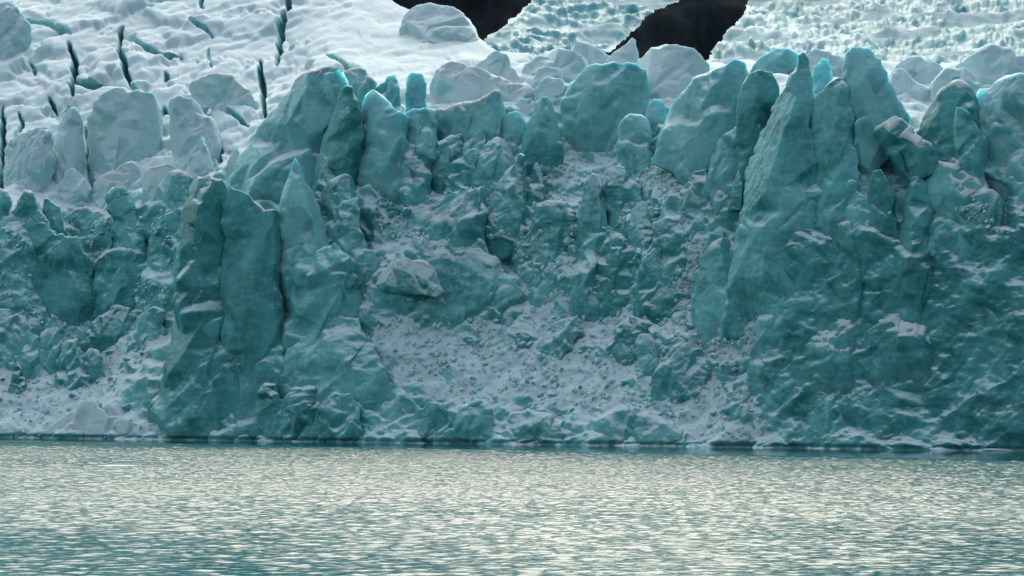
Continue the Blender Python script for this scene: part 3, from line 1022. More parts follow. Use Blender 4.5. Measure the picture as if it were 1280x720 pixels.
S('serac', 'sunken wall below the mushroom knob with a scalloped rim', 'serac', [(120, 398), (124, 335), (140, 320), (165, 317), (188, 324), (194, 344), (206, 350), (218, 372), (212, 398)], cap=True, lean=0.7)
S('snow_mound', 'snowy shoulder left of the tall pillar top', 'snow mound', [(200, 290), (206, 245), (212, 228), (225, 221), (242, 221), (254, 226), (254, 250), (234, 262), (226, 290)], cap=True, snow=0.3)

# --- the pillar group
SPREAD[0] = 0.0
S('ice_pillar', 'tall dark pillar with a bright left edge, standing above the left snow cone', 'ice pillar', [(196, 520), (208, 450), (215, 400), (220, 350), (226, 300), (231, 262), (236, 242), (246, 231), (262, 227), (276, 232), (285, 246), (286, 300), (284, 360), (288, 420), (298, 470), (306, 520)], T=4.5, fwd=5, flat=0.7,
  ridges=[(237, 262, 3.4), (233, 300, 3.9), (229, 345, 4.2), (228, 400, 4.3), (224, 455, 4.6), (262, 255, 2.8), (266, 300, 2.9), (266, 360, 3.1), (268, 420, 3.4), (272, 470, 3.8)], cap=True, lean=0.7)
S('serac', 'recessed dark curtain wall joining the tall pillar to the pointed spire', 'serac', [(274, 490), (276, 262), (288, 237), (304, 245), (318, 258), (330, 266), (346, 264), (355, 271), (358, 330), (356, 400), (345, 460)], T=2.2, fwd=4.5, lean=0.8, flat=0.7, cap=True)
S('ice_spire', 'pointed spire with a sharp tip to the right of the curtain wall', 'ice spire', [(346, 345), (350, 275), (353, 242), (360, 222), (366, 204), (369, 200), (373, 207), (381, 225), (394, 245), (403, 263), (410, 290), (420, 308), (428, 330), (400, 355)], T=3.0, fwd=8, flat=0.9, mat=ICE_HIGH, lean=0.6, ridges=[(369, 228, 1.6), (366, 260, 2.8), (368, 300, 3.6)])
S('serac', 'lumpy snow topped bastion below the pointed spire', 'serac', [(344, 465), (347, 330), (360, 318), (376, 306), (396, 318), (418, 308), (438, 322), (450, 335), (453, 352), (448, 380), (453, 420), (462, 450), (440, 480)], T=4.2, fwd=3, lean=0.7, flat=0.0, cap=dict(frac=0.35))
S('ice_buttress', 'broad dark foot of the tall pillar running down to the water', 'buttress', [(140, 562), (184, 515), (205, 465), (226, 415), (290, 405), (345, 415), (358, 460), (364, 510), (368, 562)], T=3.4, lean=1.5, fwd=1.5, flat=0.4)
S('ice_buttress', 'broad foot under the lumpy bastion running down to the water', 'buttress', [(346, 562), (350, 495), (362, 440), (400, 400), (448, 402), (470, 440), (484, 470), (514, 500), (544, 530), (568, 562)], T=3.4, lean=1.5, fwd=1.5, flat=0.4)
S('ice_block', 'low rounded cone at the waterline under the lumpy bastion', 'ice block', [(396, 562), (402, 512), (420, 496), (436, 496), (448, 515), (456, 562)], fwd=2)
S('ice_block', 'low blunt cone at the waterline left of the arched foot', 'ice block', [(500, 562), (514, 525), (535, 506), (552, 510), (566, 530), (574, 562)], fwd=1)
S('ice_block', 'arched dark foot at the waterline below the central snow fan', 'ice block', [(562, 562), (568, 530), (580, 512), (598, 506), (612, 520), (626, 562)], fwd=1)
S('ice_block', 'two lobed block at the waterline below the curtain wall', 'ice block', [(318, 562), (322, 505), (332, 486), (344, 484), (352, 500), (370, 488), (392, 490), (400, 515), (400, 562)], fwd=1.5)

# --- the big massif
S('serac', 'huge sloping teal shoulder with a bright crest, left part of the central massif', 'serac', [(262, 272), (284, 228), (300, 194), (320, 161), (345, 131), (372, 106), (390, 98), (412, 90), (428, 93), (438, 112), (434, 150), (424, 205), (404, 252), (340, 275)], mat=ICE_HIGH, T=5, lean=0.7, flat=0.35, ridges=[(372, 122, 1.6), (350, 150, 2.6), (330, 185, 3.4), (405, 112, 1.2)], cap=dict(frac=0.3))
S('ice_spire', 'dark pointed cone face beside a black slot on the central massif', 'ice spire', [(380, 262), (394, 215), (404, 175), (415, 145), (425, 125), (434, 112), (440, 115), (448, 135), (456, 160), (459, 200), (456, 235), (425, 258)], mat=ICE_SHADE, T=3.6, fwd=3.5, lean=0.6, flat=0.8, ridges=[(433, 130, 1.3), (436, 160, 2.6), (438, 200, 3.0), (420, 160, 2.4)])
S('serac', 'pale rounded crest behind the dark cone of the central massif', 'serac', [(420, 150), (427, 98), (440, 92), (455, 92), (466, 103), (470, 113), (484, 98), (494, 96), (499, 110), (503, 152), (470, 158), (440, 156)], mat=ICE_HIGH, T=3, lean=0.5, cap=dict(frac=0.4), flat=0.5)
S('serac', 'flat leaning wall right of the black slot on the central massif', 'serac', [(446, 245), (450, 170), (454, 122), (466, 116), (482, 128), (498, 140), (512, 145), (515, 200), (508, 236), (470, 250)], mat=ICE_HIGH, T=2.4, fwd=2.0, lean=0.7, flat=0.8, edge=0.8)
S('serac', 'plain square faced block joining the leaning wall and the long rampart', 'serac', [(500, 232), (503, 146), (516, 139), (544, 139), (546, 190), (530, 228)], mat=ICE_HIGH, T=2.6, fwd=2, lean=0.7, flat=0.9, edge=1.0)
S('ice_slab', 'long teal rampart with a snow lined level top', 'slab', [(520, 205), (523, 139), (545, 138), (560, 137), (580, 132), (600, 128), (618, 119), (627, 119), (632, 140), (630, 165), (624, 195), (580, 205)], mat=ICE_HIGH, T=2.6, fwd=1, lean=0.6, flat=0.85, edge=0.9, cap=dict(frac=0.35, thick=0.35))
S('ice_spire', 'small glowing cyan tooth standing behind the rampart', 'ice spire', [(505, 150), (507, 110), (507, 98), (515, 93), (527, 95), (534, 104), (533, 150)], mat=ICE_HIGH, T=1.0, flat=0.8, lean=0.3)
S('serac', 'rounded white back with a short dark crack, behind the long rampart', 'serac', [(536, 150), (538, 106), (545, 91), (558, 84), (576, 83), (595, 88), (620, 98), (645, 107), (672, 117), (690, 130), (650, 150)], T=4.5, lean=0.9, cap=dict(frac=0.5), **U)
S('ice_spire', 'pale teal pyramid in front of the far icefall', 'ice spire', [(584, 108), (592, 84), (606, 73), (620, 68), (632, 71), (640, 85), (650, 105), (652, 118), (610, 114)], T=2.5, lean=0.5, **U)
S('ice_spire', 'dark blunt cone standing alone right of the rampart', 'ice spire', [(652, 225), (655, 172), (661, 150), (667, 136), (675, 126), (685, 126), (694, 139), (700, 160), (703, 188), (702, 225)], mat=ICE, T=2.8, fwd=2, lean=0.4, flat=0.7)
S('ice_block', 'pale teal block tucked behind the blunt cone', 'ice block', [(622, 205), (626, 152), (636, 143), (648, 141), (657, 148), (660, 205)], mat=ICE_HIGH, T=2, flat=0.5)
S('serac', 'big round shouldered teal dome in the middle of the skyline', 'serac', [(702, 190), (703, 152), (705, 128), (714, 106), (728, 93), (744, 85), (760, 85), (775, 82), (795, 82), (807, 90), (811, 110), (809, 150), (813, 190)], mat=ICE_HIGH, T=4.2, fwd=2, lean=0.45, flat=0.55, ridges=[(735, 110, 2.4), (722, 140, 3.0), (790, 105, 2.0), (792, 140, 2.2), (765, 120, 3.4)])
S('ice_block', 'lump leaning on the right foot of the big round dome', 'ice block', [(768, 210), (774, 158), (788, 146), (802, 148), (812, 163), (822, 212)], mat=ICE_HIGH, fwd=4)
S('ice_block', 'small cyan block in the gap right of the big round dome', 'ice block', [(806, 178), (809, 135), (818, 126), (831, 129), (836, 150), (832, 178)], mat=ICE_HIGH, flat=0.5)
S('snow_mound', 'broad smooth white mound right of the dome, under the dark rock', 'snow mound', [(790, 140), (797, 75), (815, 63), (835, 60), (855, 62), (875, 68), (888, 78), (892, 115), (870, 145), (820, 148)], T=5, lean=0.85, **{**U, 'snow': 0.9})
S('ice_spire', 'small white peak against the dark rock', 'ice spire', [(750, 88), (762, 72), (772, 63), (790, 50), (795, 53), (797, 72), (794, 92)], T=2.5, lean=0.6, **{**U, 'snow': 0.7})
S('snow_mound', 'low white hump left of the small white peak', 'snow mound', [(704, 86), (711, 64), (722, 55), (735, 57), (750, 65), (768, 74), (762, 92)], T=3, lean=0.8, **{**U, 'snow': 0.7})
S('snow_mound', 'long white hump with a teal hollow below the far icefall', 'snow mound', [(648, 112), (656, 82), (672, 72), (690, 65), (715, 66), (738, 74), (748, 90), (735, 104), (700, 112)], T=3.5, lean=0.8, **U)
S('snow_mound', 'small round white hump left of the dome top', 'snow mound', [(664, 128), (665, 103), (672, 89), (684, 86), (698, 90), (706, 108), (706, 128)], T=2.5, lean=0.7, fwd=2, **U)
S('snow_mound', 'white hump low against the left side of the big round dome', 'snow mound', [(664, 148), (670, 112), (684, 100), (700, 102), (713, 113), (714, 148)], T=2.6, lean=0.7, fwd=3, **U)
S('ice_block', 'small white boulder perched behind the blunt cone', 'boulder', [(640, 156), (642, 132), (651, 125), (663, 127), (670, 140), (664, 156)], T=2, **{**U, 'snow': 0.7})

# --- right skyline
S('serac', 'broad serac with a pale left face and dark recessed right face', 'serac', [(815, 205), (832, 155), (852, 116), (876, 96), (903, 91), (924, 78), (934, 81), (936, 110), (934, 160), (925, 215), (905, 245), (870, 235), (840, 215)], mat=ICE_HIGH, T=4.4, fwd=1.5, lean=0.6, flat=0.8, ridges=[(903, 100, 1.6), (892, 122, 3.4), (880, 150, 4.6), (870, 185, 5.0), (862, 215, 5.2), (915, 140, 1.2), (905, 180, 1.6), (895, 215, 2.2)])
S('serac', 'dark recessed block with a scalloped pale top between two tall seracs', 'serac', [(918, 245), (926, 112), (936, 98), (950, 92), (966, 95), (973, 110), (970, 150), (955, 200), (944, 250)], mat=ICE_SHADE, T=2.2, lean=0.6, flat=0.6)
S('ice_buttress', 'low ridge leaning on the foot of the broad serac', 'buttress', [(872, 258), (888, 212), (905, 178), (920, 163), (932, 172), (942, 200), (938, 258)], mat=ICE_HIGH, T=2.6, fwd=2.0, lean=0.7)
S('serac', 'tallest pointed serac with a pale left face, right half of the front', 'serac', [(902, 380), (916, 330), (928, 280), (936, 235), (942, 200), (950, 180), (962, 153), (975, 125), (988, 103), (998, 88), (1005, 72), (1011, 84), (1015, 105), (1016, 150), (1024, 200), (1036, 260), (1050, 320), (1062, 380)], mat=ICE, T=5.0, fwd=2.5, lean=0.7, flat=0.5, flutes=0.25,
  ridges=[(1004, 92, 0.8), (997, 115, 2.0), (988, 145, 3.2), (978, 185, 4.4), (972, 230, 5.2), (976, 280, 5.6), (990, 330, 5.6), (1004, 165, 1.2), (1006, 200, 0.8), (1010, 240, 0.6), (1024, 300, 1.8), (1026, 350, 3.0), (972, 345, 4.2), (950, 300, 3.0)])
S('ice_spire', 'bright translucent cyan leaf of ice behind the tallest pointed serac', 'ice spire', [(1012, 125), (1014, 98), (1018, 84), (1028, 76), (1036, 79), (1041, 90), (1040, 110), (1034, 125)], mat=ICE_GLOW, T=1.0, lean=0.2, flat=0.8, fwd=2)
S('serac', 'shaded connecting wall right of the bright cyan leaf', 'serac', [(1006, 330), (1010, 150), (1024, 124), (1040, 108), (1050, 103), (1060, 114), (1068, 160), (1076, 240), (1082, 330)], mat=ICE, T=1.8, lean=0.8, flat=0.7, foot=0.3)
S('serac', 'upright two faced tower with a snow streaked right slope', 'serac', [(1052, 235), (1056, 160), (1058, 71), (1067, 64), (1085, 65), (1100, 80), (1113, 105), (1128, 130), (1140, 150), (1150, 170), (1135, 185), (1105, 200), (1082, 230)], mat=ICE_HIGH, T=3.6, fwd=2, lean=0.5, flat=0.8, ridges=[(1074, 80, 1.6), (1076, 110, 2.8), (1078, 150, 3.4), (1078, 190, 3.8), (1098, 120, 0.8), (1104, 150, 1.2), (1095, 180, 1.6)])
S('ice_slab', 'lens shaped slab with a dark overhanging lid', 'slab', [(930, 95), (940, 82), (955, 71), (972, 63), (990, 66), (1004, 70), (998, 80), (985, 90), (955, 96)], mat=ICE_HIGH, T=2.5, lean=0.5, flat=0.5)
S('snow_mound', 'grey white snow bank between the dark lid and the two faced tower', 'snow mound', [(998, 100), (1003, 72), (1020, 64), (1045, 68), (1060, 78), (1058, 100)], T=2.5, lean=0.8, **{**U, 'snow': 0.7})
S('ice_block', 'overhanging wedge shaped block with a thick white top', 'ice block', [(1094, 164), (1108, 158), (1118, 151), (1128, 154), (1145, 168), (1166, 183), (1173, 200), (1170, 216), (1150, 223), (1139, 227), (1124, 210), (1108, 186)], T=3.0, fwd=7, foot=0, lean=0.3, flat=0.7, edge=0.9, cap=dict(frac=0.75, thick=0.35, nz=0.40))
S('serac', 'dark hollow faced serac at the right with a pale crest', 'serac', [(1140, 240), (1150, 165), (1168, 135), (1180, 121), (1198, 112), (1214, 117), (1224, 130), (1236, 160), (1242, 200), (1230, 240), (1190, 250)], T=3.4, lean=0.6, flat=0.5, cap=dict(frac=0.3))
S('ice_slab', 'leaning pale edged slab inside the dark hollow of the right hand serac', 'slab', [(1196, 215), (1192, 155), (1196, 137), (1207, 139), (1222, 155), (1236, 176), (1242, 198), (1222, 222)], T=1.6, fwd=4.5, lean=0.4, flat=0.7)
S('serac', 'pale grey mass filling the right edge above the rubble ridge', 'serac', [(1216, 262), (1232, 185), (1228, 140), (1222, 116), (1240, 110), (1260, 105), (1290, 100), (1340, 110), (1340, 285), (1270, 285), (1240, 275)], mat=ICE_HIGH, T=4.5, lean=0.7, snow=0.35)
S('snow_mound', 'small white wedge of snow right of the two faced tower', 'snow mound', [(1112, 118), (1118, 94), (1127, 90), (1146, 105), (1166, 120), (1168, 140), (1130, 140)], T=2.5, lean=0.8, **{**U, 'snow': 0.9})
S('ice_ledge', 'curved pale crest linking the white wedge to the dark hollow serac', 'ice ledge', [(1160, 140), (1168, 104), (1182, 89), (1204, 88), (1226, 100), (1218, 140)], T=2.5, lean=0.7, **U)
S('snow_mound', 'long grey snow swell at the right edge below the far icefall', 'snow mound', [(1190, 110), (1198, 82), (1212, 70), (1236, 62), (1260, 66), (1290, 70), (1340, 76), (1340, 125), (1220, 125)], T=4, lean=0.9, **{**U, 'snow': 0.4})
S('snow_mound', 'low grey snow swell behind the small white wedge', 'snow mound', [(1112, 112), (1120, 84), (1134, 75), (1150, 73), (1168, 77), (1186, 90), (1176, 112)], T=3, lean=0.9, **U)
S('ice_block', 'small pointed block below the dark hollow of the right hand serac', 'ice block', [(1174, 245), (1180, 212), (1190, 201), (1200, 208), (1214, 222), (1212, 245)], mat=ICE_HIGH, fwd=4, cap=True)
LEAN[0] = 0.46
S('ice_ledge', 'rubble strewn snowy ridge slanting down from the wedge shaped block', 'ice ledge', [(1152, 310), (1160, 225), (1172, 205), (1186, 212), (1206, 222), (1226, 236), (1246, 246), (1264, 265), (1266, 310), (1220, 335)], T=3.4, lean=0.75, fwd=2, cap=dict(frac=0.5))
S('ice_pillar', 'plain upright column under the overhanging wedge block', 'ice pillar', [(1112, 400), (1118, 310), (1130, 275), (1137, 245), (1141, 229), (1152, 224), (1166, 229), (1169, 262), (1171, 320), (1176, 380), (1150, 412), (1125, 408)], T=3.0, fwd=2.5, lean=0.7, flat=0.7, ridges=[(1150, 240, 2.0), (1146, 280, 2.6), (1144, 330, 3.0)])
S('ice_slab', 'small slab leaning left of the plain upright column', 'slab', [(1086, 285), (1088, 232), (1092, 217), (1101, 216), (1110, 228), (1121, 250), (1132, 265), (1124, 290)], T=1.6, fwd=2.5, lean=0.5, flat=0.6)
S('ice_buttress', 'pale triangular buttress left of the small leaning slab', 'buttress', [(1046, 350), (1053, 275), (1058, 240), (1064, 231), (1076, 245), (1092, 260), (1107, 282), (1112, 315), (1104, 355), (1070, 365)], T=2.6, fwd=1.5, lean=0.7, flat=0.25)
S('ice_pillar', 'round headed pillar at the foot of the triangular buttress', 'ice pillar', [(1030, 410), (1037, 325), (1041, 299), (1051, 288), (1066, 287), (1076, 300), (1084, 332), (1092, 370), (1084, 412)], T=2.8, fwd=2, lean=0.7, cap=True, flat=0.25)
S('ice_buttress', 'large pale shouldered dome with a white cap low in the right wall', 'buttress', [(1050, 470), (1072, 400), (1088, 358), (1095, 345), (1112, 342), (1121, 348), (1134, 362), (1142, 385), (1150, 405), (1172, 415), (1192, 440), (1208, 470), (1190, 510), (1150, 535), (1080, 520)], T=3.6, fwd=2, lean=0.8, cap=dict(frac=0.5), flat=0.25)
S('ice_buttress', 'long rib with a snow line slanting across the lower right wall', 'buttress', [(980, 500), (992, 410), (1008, 372), (1024, 378), (1050, 390), (1076, 401), (1092, 416), (1107, 445), (1095, 510), (1040, 520), (1000, 515)], T=3.2, fwd=1.5, lean=0.8, cap=dict(frac=0.4), flat=0.25)
S('ice_block', 'pale rounded foot at the waterline left of the dark right hand base', 'ice block', [(996, 570), (1008, 520), (1022, 496), (1036, 487), (1052, 488), (1068, 508), (1084, 524), (1096, 570)], T=3, fwd=1.5, lean=0.8, flat=0.25)
S('ice_block', 'low faceted foot at the waterline under the white capped dome', 'ice block', [(1080, 572), (1086, 530), (1104, 511), (1130, 515), (1150, 540), (1160, 572)], T=2.6, fwd=1.5, lean=0.8, flat=0.25)
S('serac', 'dark smooth wall at the right edge of the front', 'serac', [(1225, 500), (1238, 400), (1248, 345), (1274, 325), (1340, 318), (1340, 520), (1280, 520)], T=3, lean=0.75, flat=0.5)
S('ice_ledge', 'step in the wall above the dark smooth block at the right edge', 'ice ledge', [(1170, 420), (1182, 330), (1205, 312), (1232, 300), (1252, 312), (1252, 360), (1240, 420)], T=2.6, lean=0.75, flat=0.25)
S('ice_buttress', 'snow edged rib at the left end of the tall right wall', 'buttress', [(852, 440), (866, 350), (878, 310), (888, 296), (904, 293), (918, 298), (926, 325), (936, 365), (932, 410), (900, 445)], T=3.2, fwd=1.5, lean=0.75, cap=dict(frac=0.6), flat=0.25)
S('ice_buttress', 'steep teal rib below the tallest pointed serac', 'buttress', [(930, 500), (944, 405), (955, 335), (965, 302), (984, 298), (996, 340), (1002, 395), (988, 450), (962, 510)], T=3, fwd=1, lean=0.75, flat=0.25)

# --- jumble of the middle
LEAN[0] = 0.62
SPREAD[0] = 0.5
S('ice_block', 'cracked block in a dark nook under the square faced block', 'ice block', [(490, 255), (499, 206), (511, 186), (535, 183), (546, 196), (549, 228), (536, 255)], fwd=1.5)
S('ice_block', 'tilted flat topped block under the middle of the rampart', 'ice block', [(528, 232), (534, 192), (555, 180), (574, 170), (573, 192), (562, 232)], fwd=1.0)
S('ice_block', 'small bright pyramid leaning on the rampart', 'ice block', [(568, 210), (572, 184), (584, 170), (594, 163), (601, 174), (600, 205)], fwd=2.5, flat=0.5)
S('ice_slab', 'thin slanting slab between the rampart blocks and the peaked block', 'slab', [(556, 250), (562, 210), (580, 196), (594, 190), (592, 216), (582, 250)], fwd=2)
S('ice_block', 'round topped block under the right end of the rampart', 'ice block', [(588, 252), (594, 195), (606, 179), (624, 177), (638, 190), (643, 212), (638, 252)], fwd=2)
S('ice_spire', 'finger tipped peaked block in the centre of the front', 'ice spire', [(590, 295), (602, 240), (614, 212), (623, 204), (627, 196), (633, 200), (638, 215), (650, 242), (658, 295)], T=3, fwd=3, lean=0.6)
S('ice_spire', 'small pointed tooth at the foot of the dark cone face', 'ice spire', [(384, 275), (392, 232), (401, 200), (409, 214), (418, 240), (424, 275)], T=1.8, fwd=3, flat=0.6)
S('serac', 'rounded block with a fluted face right of the pointed spire', 'serac', [(396, 345), (403, 258), (418, 232), (434, 223), (451, 231), (461, 241), (460, 264), (452, 310), (430, 345)], T=2.8, fwd=1.0)
S('serac', 'tall pale step below the fluted block', 'serac', [(414, 375), (422, 280), (434, 256), (455, 252), (460, 285), (473, 315), (484, 350), (455, 380)], T=2.4, fwd=1.5, flat=0.5)
S('ice_slab', 'slanting slab with a white upper edge left of the peaked block', 'slab', [(452, 330), (468, 286), (500, 270), (535, 250), (570, 237), (602, 238), (612, 265), (592, 310), (540, 335), (480, 345)], T=2.8, fwd=2, lean=0.75, cap=dict(frac=0.5))
S('ice_slab', 'wide layered slab above the central snow fan', 'slab', [(455, 410), (462, 345), (480, 320), (520, 302), (560, 300), (600, 316), (642, 338), (648, 370), (630, 398), (560, 408), (500, 412)], T=2.6, fwd=1.5, lean=0.8, flat=0.4)
S('ice_block', 'crusty white boulder resting on the layered slab', 'boulder', [(474, 360), (477, 345), (484, 334), (488, 318), (496, 315), (500, 326), (510, 330), (525, 327), (534, 334), (537, 348), (537, 366), (518, 364), (498, 360)], T=2.6, fwd=6.5, foot=0, lean=0.2, snow=0.75, cap=True)
S('ice_block', 'snowy hump at the right end of the layered slab', 'ice block', [(566, 362), (573, 314), (585, 299), (600, 299), (618, 322), (642, 346), (642, 372), (600, 375)], T=2.4, fwd=2.5, cap=True)
S('serac', 'arched block with a level white brow left of the slim pillar', 'serac', [(650, 385), (657, 295), (670, 266), (698, 260), (723, 262), (730, 300), (728, 360), (690, 392)], T=2.8, fwd=1, cap=True)
S('ice_slab', 'dark blade of ice below the blunt cone', 'slab', [(649, 275), (653, 222), (660, 205), (668, 214), (675, 238), (675, 275)], T=1.5, fwd=1.5, flat=0.8)
S('ice_pillar', 'slim pale pillar in the middle of the front', 'ice pillar', [(714, 405), (720, 330), (722, 272), (727, 240), (735, 228), (743, 228), (751, 236), (756, 252), (759, 292), (757, 345), (762, 405)], T=2.6, fwd=2.5, lean=0.65, flat=0.5)
S('ice_block', 'hooded block with a dark hollow against the slim pillar', 'ice block', [(738, 395), (744, 315), (752, 293), (765, 285), (780, 294), (796, 310), (802, 345), (798, 395)], T=2.4, fwd=3)
S('ice_block', 'knobby block above the hooded one', 'ice block', [(758, 295), (760, 242), (766, 216), (780, 211), (800, 221), (809, 250), (804, 295)], T=2.4, fwd=1)
S('ice_block', 'twisted knob right of the knobby block', 'ice block', [(786, 340), (788, 282), (797, 260), (807, 254), (817, 270), (823, 310), (818, 340)], T=1.8, fwd=2)
S('serac', 'shadowed upright block right of the twisted knob', 'serac', [(816, 398), (821, 322), (830, 286), (850, 277), (870, 284), (879, 320), (876, 392)], T=2.4, fwd=1)
S('ice_block', 'low knuckle of ice at the foot of the shadowed upright block', 'ice block', [(796, 385), (799, 325), (813, 306), (825, 310), (832, 345), (830, 385)], T=1.8, fwd=3)
S('ice_ledge', 'wide ledge with drifted snow left of the tall right wall', 'ice ledge', [(822, 312), (831, 264), (848, 246), (870, 239), (890, 230), (915, 231), (932, 240), (944, 256), (940, 300), (900, 322), (860, 322)], T=3, fwd=1.5, lean=0.75, cap=dict(frac=0.5))
S('ice_block', 'smooth round lump above the drifted ledge', 'ice block', [(856, 258), (860, 228), (868, 217), (882, 215), (893, 225), (897, 258)], T=2.2, fwd=2)
S('ice_spire', 'tiny pale fang at the foot of the tallest pointed serac', 'ice spire', [(912, 255), (917, 222), (922, 203), (926, 214), (929, 255)], T=1.0, fwd=4, flat=0.7)

# --- blocks in the snow fans
S('ice_block', 'dark flat block at the upper right of the central snow fan', 'ice block', [(764, 448), (768, 412), (785, 399), (810, 401), (832, 410), (843, 426), (832, 446), (800, 452)], T=2.2, fwd=1.5, lean=0.8)
S('ice_block', 'slanting oval teal block in the middle of the snow fan', 'ice block', [(668, 455), (679, 427), (698, 406), (719, 401), (728, 414), (712, 436), (692, 454)], T=1.6, fwd=1.5, lean=0.8)
S('ice_block', 'snow topped boulder right of the centre of the snow fan', 'boulder', [(798, 468), (799, 434), (806, 422), (818, 424), (827, 438), (829, 468)], T=1.8, fwd=2, cap=True)
S('ice_block', 'dark ridge of ice right of the snow topped boulder', 'ice block', [(818, 510), (822, 442), (840, 419), (862, 430), (882, 460), (899, 495), (862, 515)], T=2.2, fwd=1.0, lean=0.8)
S('ice_block', 'pale angular block at the right side of the snow fan', 'ice block', [(896, 535), (908, 492), (924, 475), (938, 469), (948, 490), (944, 535)], T=2, fwd=1.0, lean=0.8)
S('ice_block', 'hollow fronted boulder at the waterline below the snow fan', 'boulder', [(612, 562), (624, 536), (640, 519), (665, 514), (695, 519), (713, 530), (722, 548), (715, 562)], T=3, fwd=2, lean=0.7, snow=0.25)
S('ice_slab', 'long low slab with a slanting crack at the waterline', 'slab', [(730, 565), (742, 520), (780, 508), (820, 518), (860, 538), (880, 565)], T=2.6, fwd=1.5, lean=0.85, snow=0.2)
S('ice_block', 'half buried teal lump in the upper left of the central snow fan', 'ice block', [(560, 440), (568, 412), (584, 404), (600, 414), (604, 440)], T=1.8, fwd=0.8, lean=0.8)
S('ice_block', 'low teal lump high in the middle of the central snow fan', 'ice block', [(622, 435), (627, 414), (640, 405), (661, 410), (671, 424), (668, 438)], T=1.6, fwd=0.8, lean=0.8)
S('ice_block', 'large block cut by the left edge above the left snow cone', 'ice block', [(-40, 460), (-40, 396), (0, 389), (25, 399), (45, 420), (46, 460), (0, 470)], T=2.6, fwd=1.5, lean=0.8, cap=True)
S('ice_block', 'pointed block right of the large block at the left edge', 'ice block', [(44, 470), (48, 412), (58, 395), (69, 398), (79, 425), (78, 470)], T=2, fwd=1.5, cap=True)
S('ice_block', 'square block on the upper edge of the left snow cone', 'ice block', [(68, 490), (72, 448), (80, 430), (97, 427), (104, 446), (112, 490)], T=2, fwd=1.5, cap=True)
S('ice_spire', 'thin dark fang low at the left edge', 'ice spire', [(12, 495), (17, 458), (22, 447), (29, 462), (36, 495)], T=1.2, fwd=1.5, flat=0.6)
S('ice_block', 'flat sided small block right of the square block on the left cone', 'ice block', [(103, 480), (107, 447), (120, 440), (133, 448), (134, 480)], T=1.4, fwd=1.2, cap=True)
S('ice_block', 'flat lump on the shelf below the sunken wall', 'ice block', [(96, 435), (108, 402), (135, 385), (160, 390), (168, 412), (142, 438)], T=1.8, fwd=1.5, cap=True)
S('ice_block', 'teal bulge at the top of the left snow cone beside the tall pillar', 'ice block', [(164, 430), (173, 398), (190, 388), (204, 392), (202, 430)], T=1.8, fwd=1.5)
S('snow_mound', 'bright snow mound with a ragged front at the left waterline', 'snow mound', [(20, 560), (55, 540), (78, 524), (96, 511), (112, 508), (125, 517), (140, 525), (164, 522), (182, 530), (212, 541), (240, 560)], T=3.4, fwd=2.5, lean=0.85, snow=0.95)

# ------------------------------------------------------------------ loose chunks of fallen ice
PROTO = []
for k in range(9):
    r = np.random.default_rng(500 + k)
    pts = r.normal(size=(16, 3))
    pts /= np.linalg.norm(pts, axis=1, keepdims=True)
    pts *= r.uniform(0.7, 1.05, (16, 1)) * np.array([1.0, 0.85, 0.7])
    import bmesh
    bm = bmesh.new()
    for p in pts:
        bm.verts.new(p)
    bmesh.ops.convex_hull(bm, input=bm.verts)
    me = bpy.data.meshes.new('tmp')
    bm.to_mesh(me)
    bm.free()
    V, Fq = remeshed(me, 0.11, 1)
    nv = vert_normals(V, Fq)
    V = V + nv * (0.10 * fbm(V * 1.8 + k * 7, 3, 600 + k) + 0.05 * ridged(V * 3.0 + k, 2, 620 + k))[:, None]
    PROTO.append((V, Fq))
CH_MESH = {}


def chunk(px, py, size, label, group, kind, snow, r, lift=0.25):
    key = (int(r.integers(len(PROTO))), kind)
    if key not in CH_MESH:
        V, Fq = PROTO[key[0]]
        CH_MESH[key] = mesh_np('ice_chunk', V, Fq, {'ice': ICE, 'up': ICE_UP}[kind.split('-')[0]], attrs={'snow': np.full(len(V), snow)})
    o = link('ice_chunk', CH_MESH[key])
    p = on_sheet(px, py)
    o.location = (p[0], p[1] - size * lift, p[2] + size * lift * 0.8)
    o.rotation_euler = (r.uniform(-.5, .5), r.uniform(-.5, .5), r.uniform(0, 6.28))
    o.scale = np.array([1, 1, 1]) * size * r.uniform(0.8, 1.2, 3)
    tag(o, label, 'ice chunk', group)


def scatter(n, poly, lo, hi, label, group, kind, snow, seed):
    r = np.random.default_rng(seed)
    P_ = np.array(poly, float)
    k = 0
    while k < n:
        x, y = r.uniform(P_[:, 0].min(), P_[:, 0].max()), r.uniform(P_[:, 1].min(), P_[:, 1].max())
        if poly_sd(np.array([x]), np.array([y]), poly)[0] < 0:
            continue
        chunk(x, y, lo + (hi - lo) * r.random() ** 2, label, group, kind, snow, r)
        k += 1


scatter(42, SNOW_TONGUE, 0.35, 0.95, 'small bright chunk in the rubble tongue below the big round dome', 'bright chunks of the rubble tongue under the dome', 'up-t', 0.2, 1)
scatter(48, SNOW_FAN, 0.3, 1.1, 'fallen chunk half sunk in the central snow fan', 'chunks strewn over the central snow fan', 'ice-f', 0.35, 2)
scatter(26, [(90, 262), (220, 268), (215, 315), (120, 300)], 0.3, 0.9, 'small chunk on the shelf of the low left cliff', 'chunks on the low left cliff', 'ice-s', 0.15, 3)
scatter(30, SNOW_CONE, 0.3, 1.0, 'fallen chunk on the left snow cone', 'chunks strewn over the left snow cone', 'ice-c', 0.35, 4)
scatter(60, [(480, 190), (640, 180), (650, 290), (560, 300), (470, 280)], 0.4, 1.2, 'lump of broken ice in the jumble below the long rampart', 'lumps in the jumble below the rampart', 'ice-j', 0.05, 5)
scatter(56, [(680, 230), (860, 250), (880, 390), (700, 380), (650, 300)], 0.4, 1.2, 'lump of broken ice in the jumble around the slim pillar', 'lumps in the jumble around the pillar', 'ice-j', 0.05, 6)
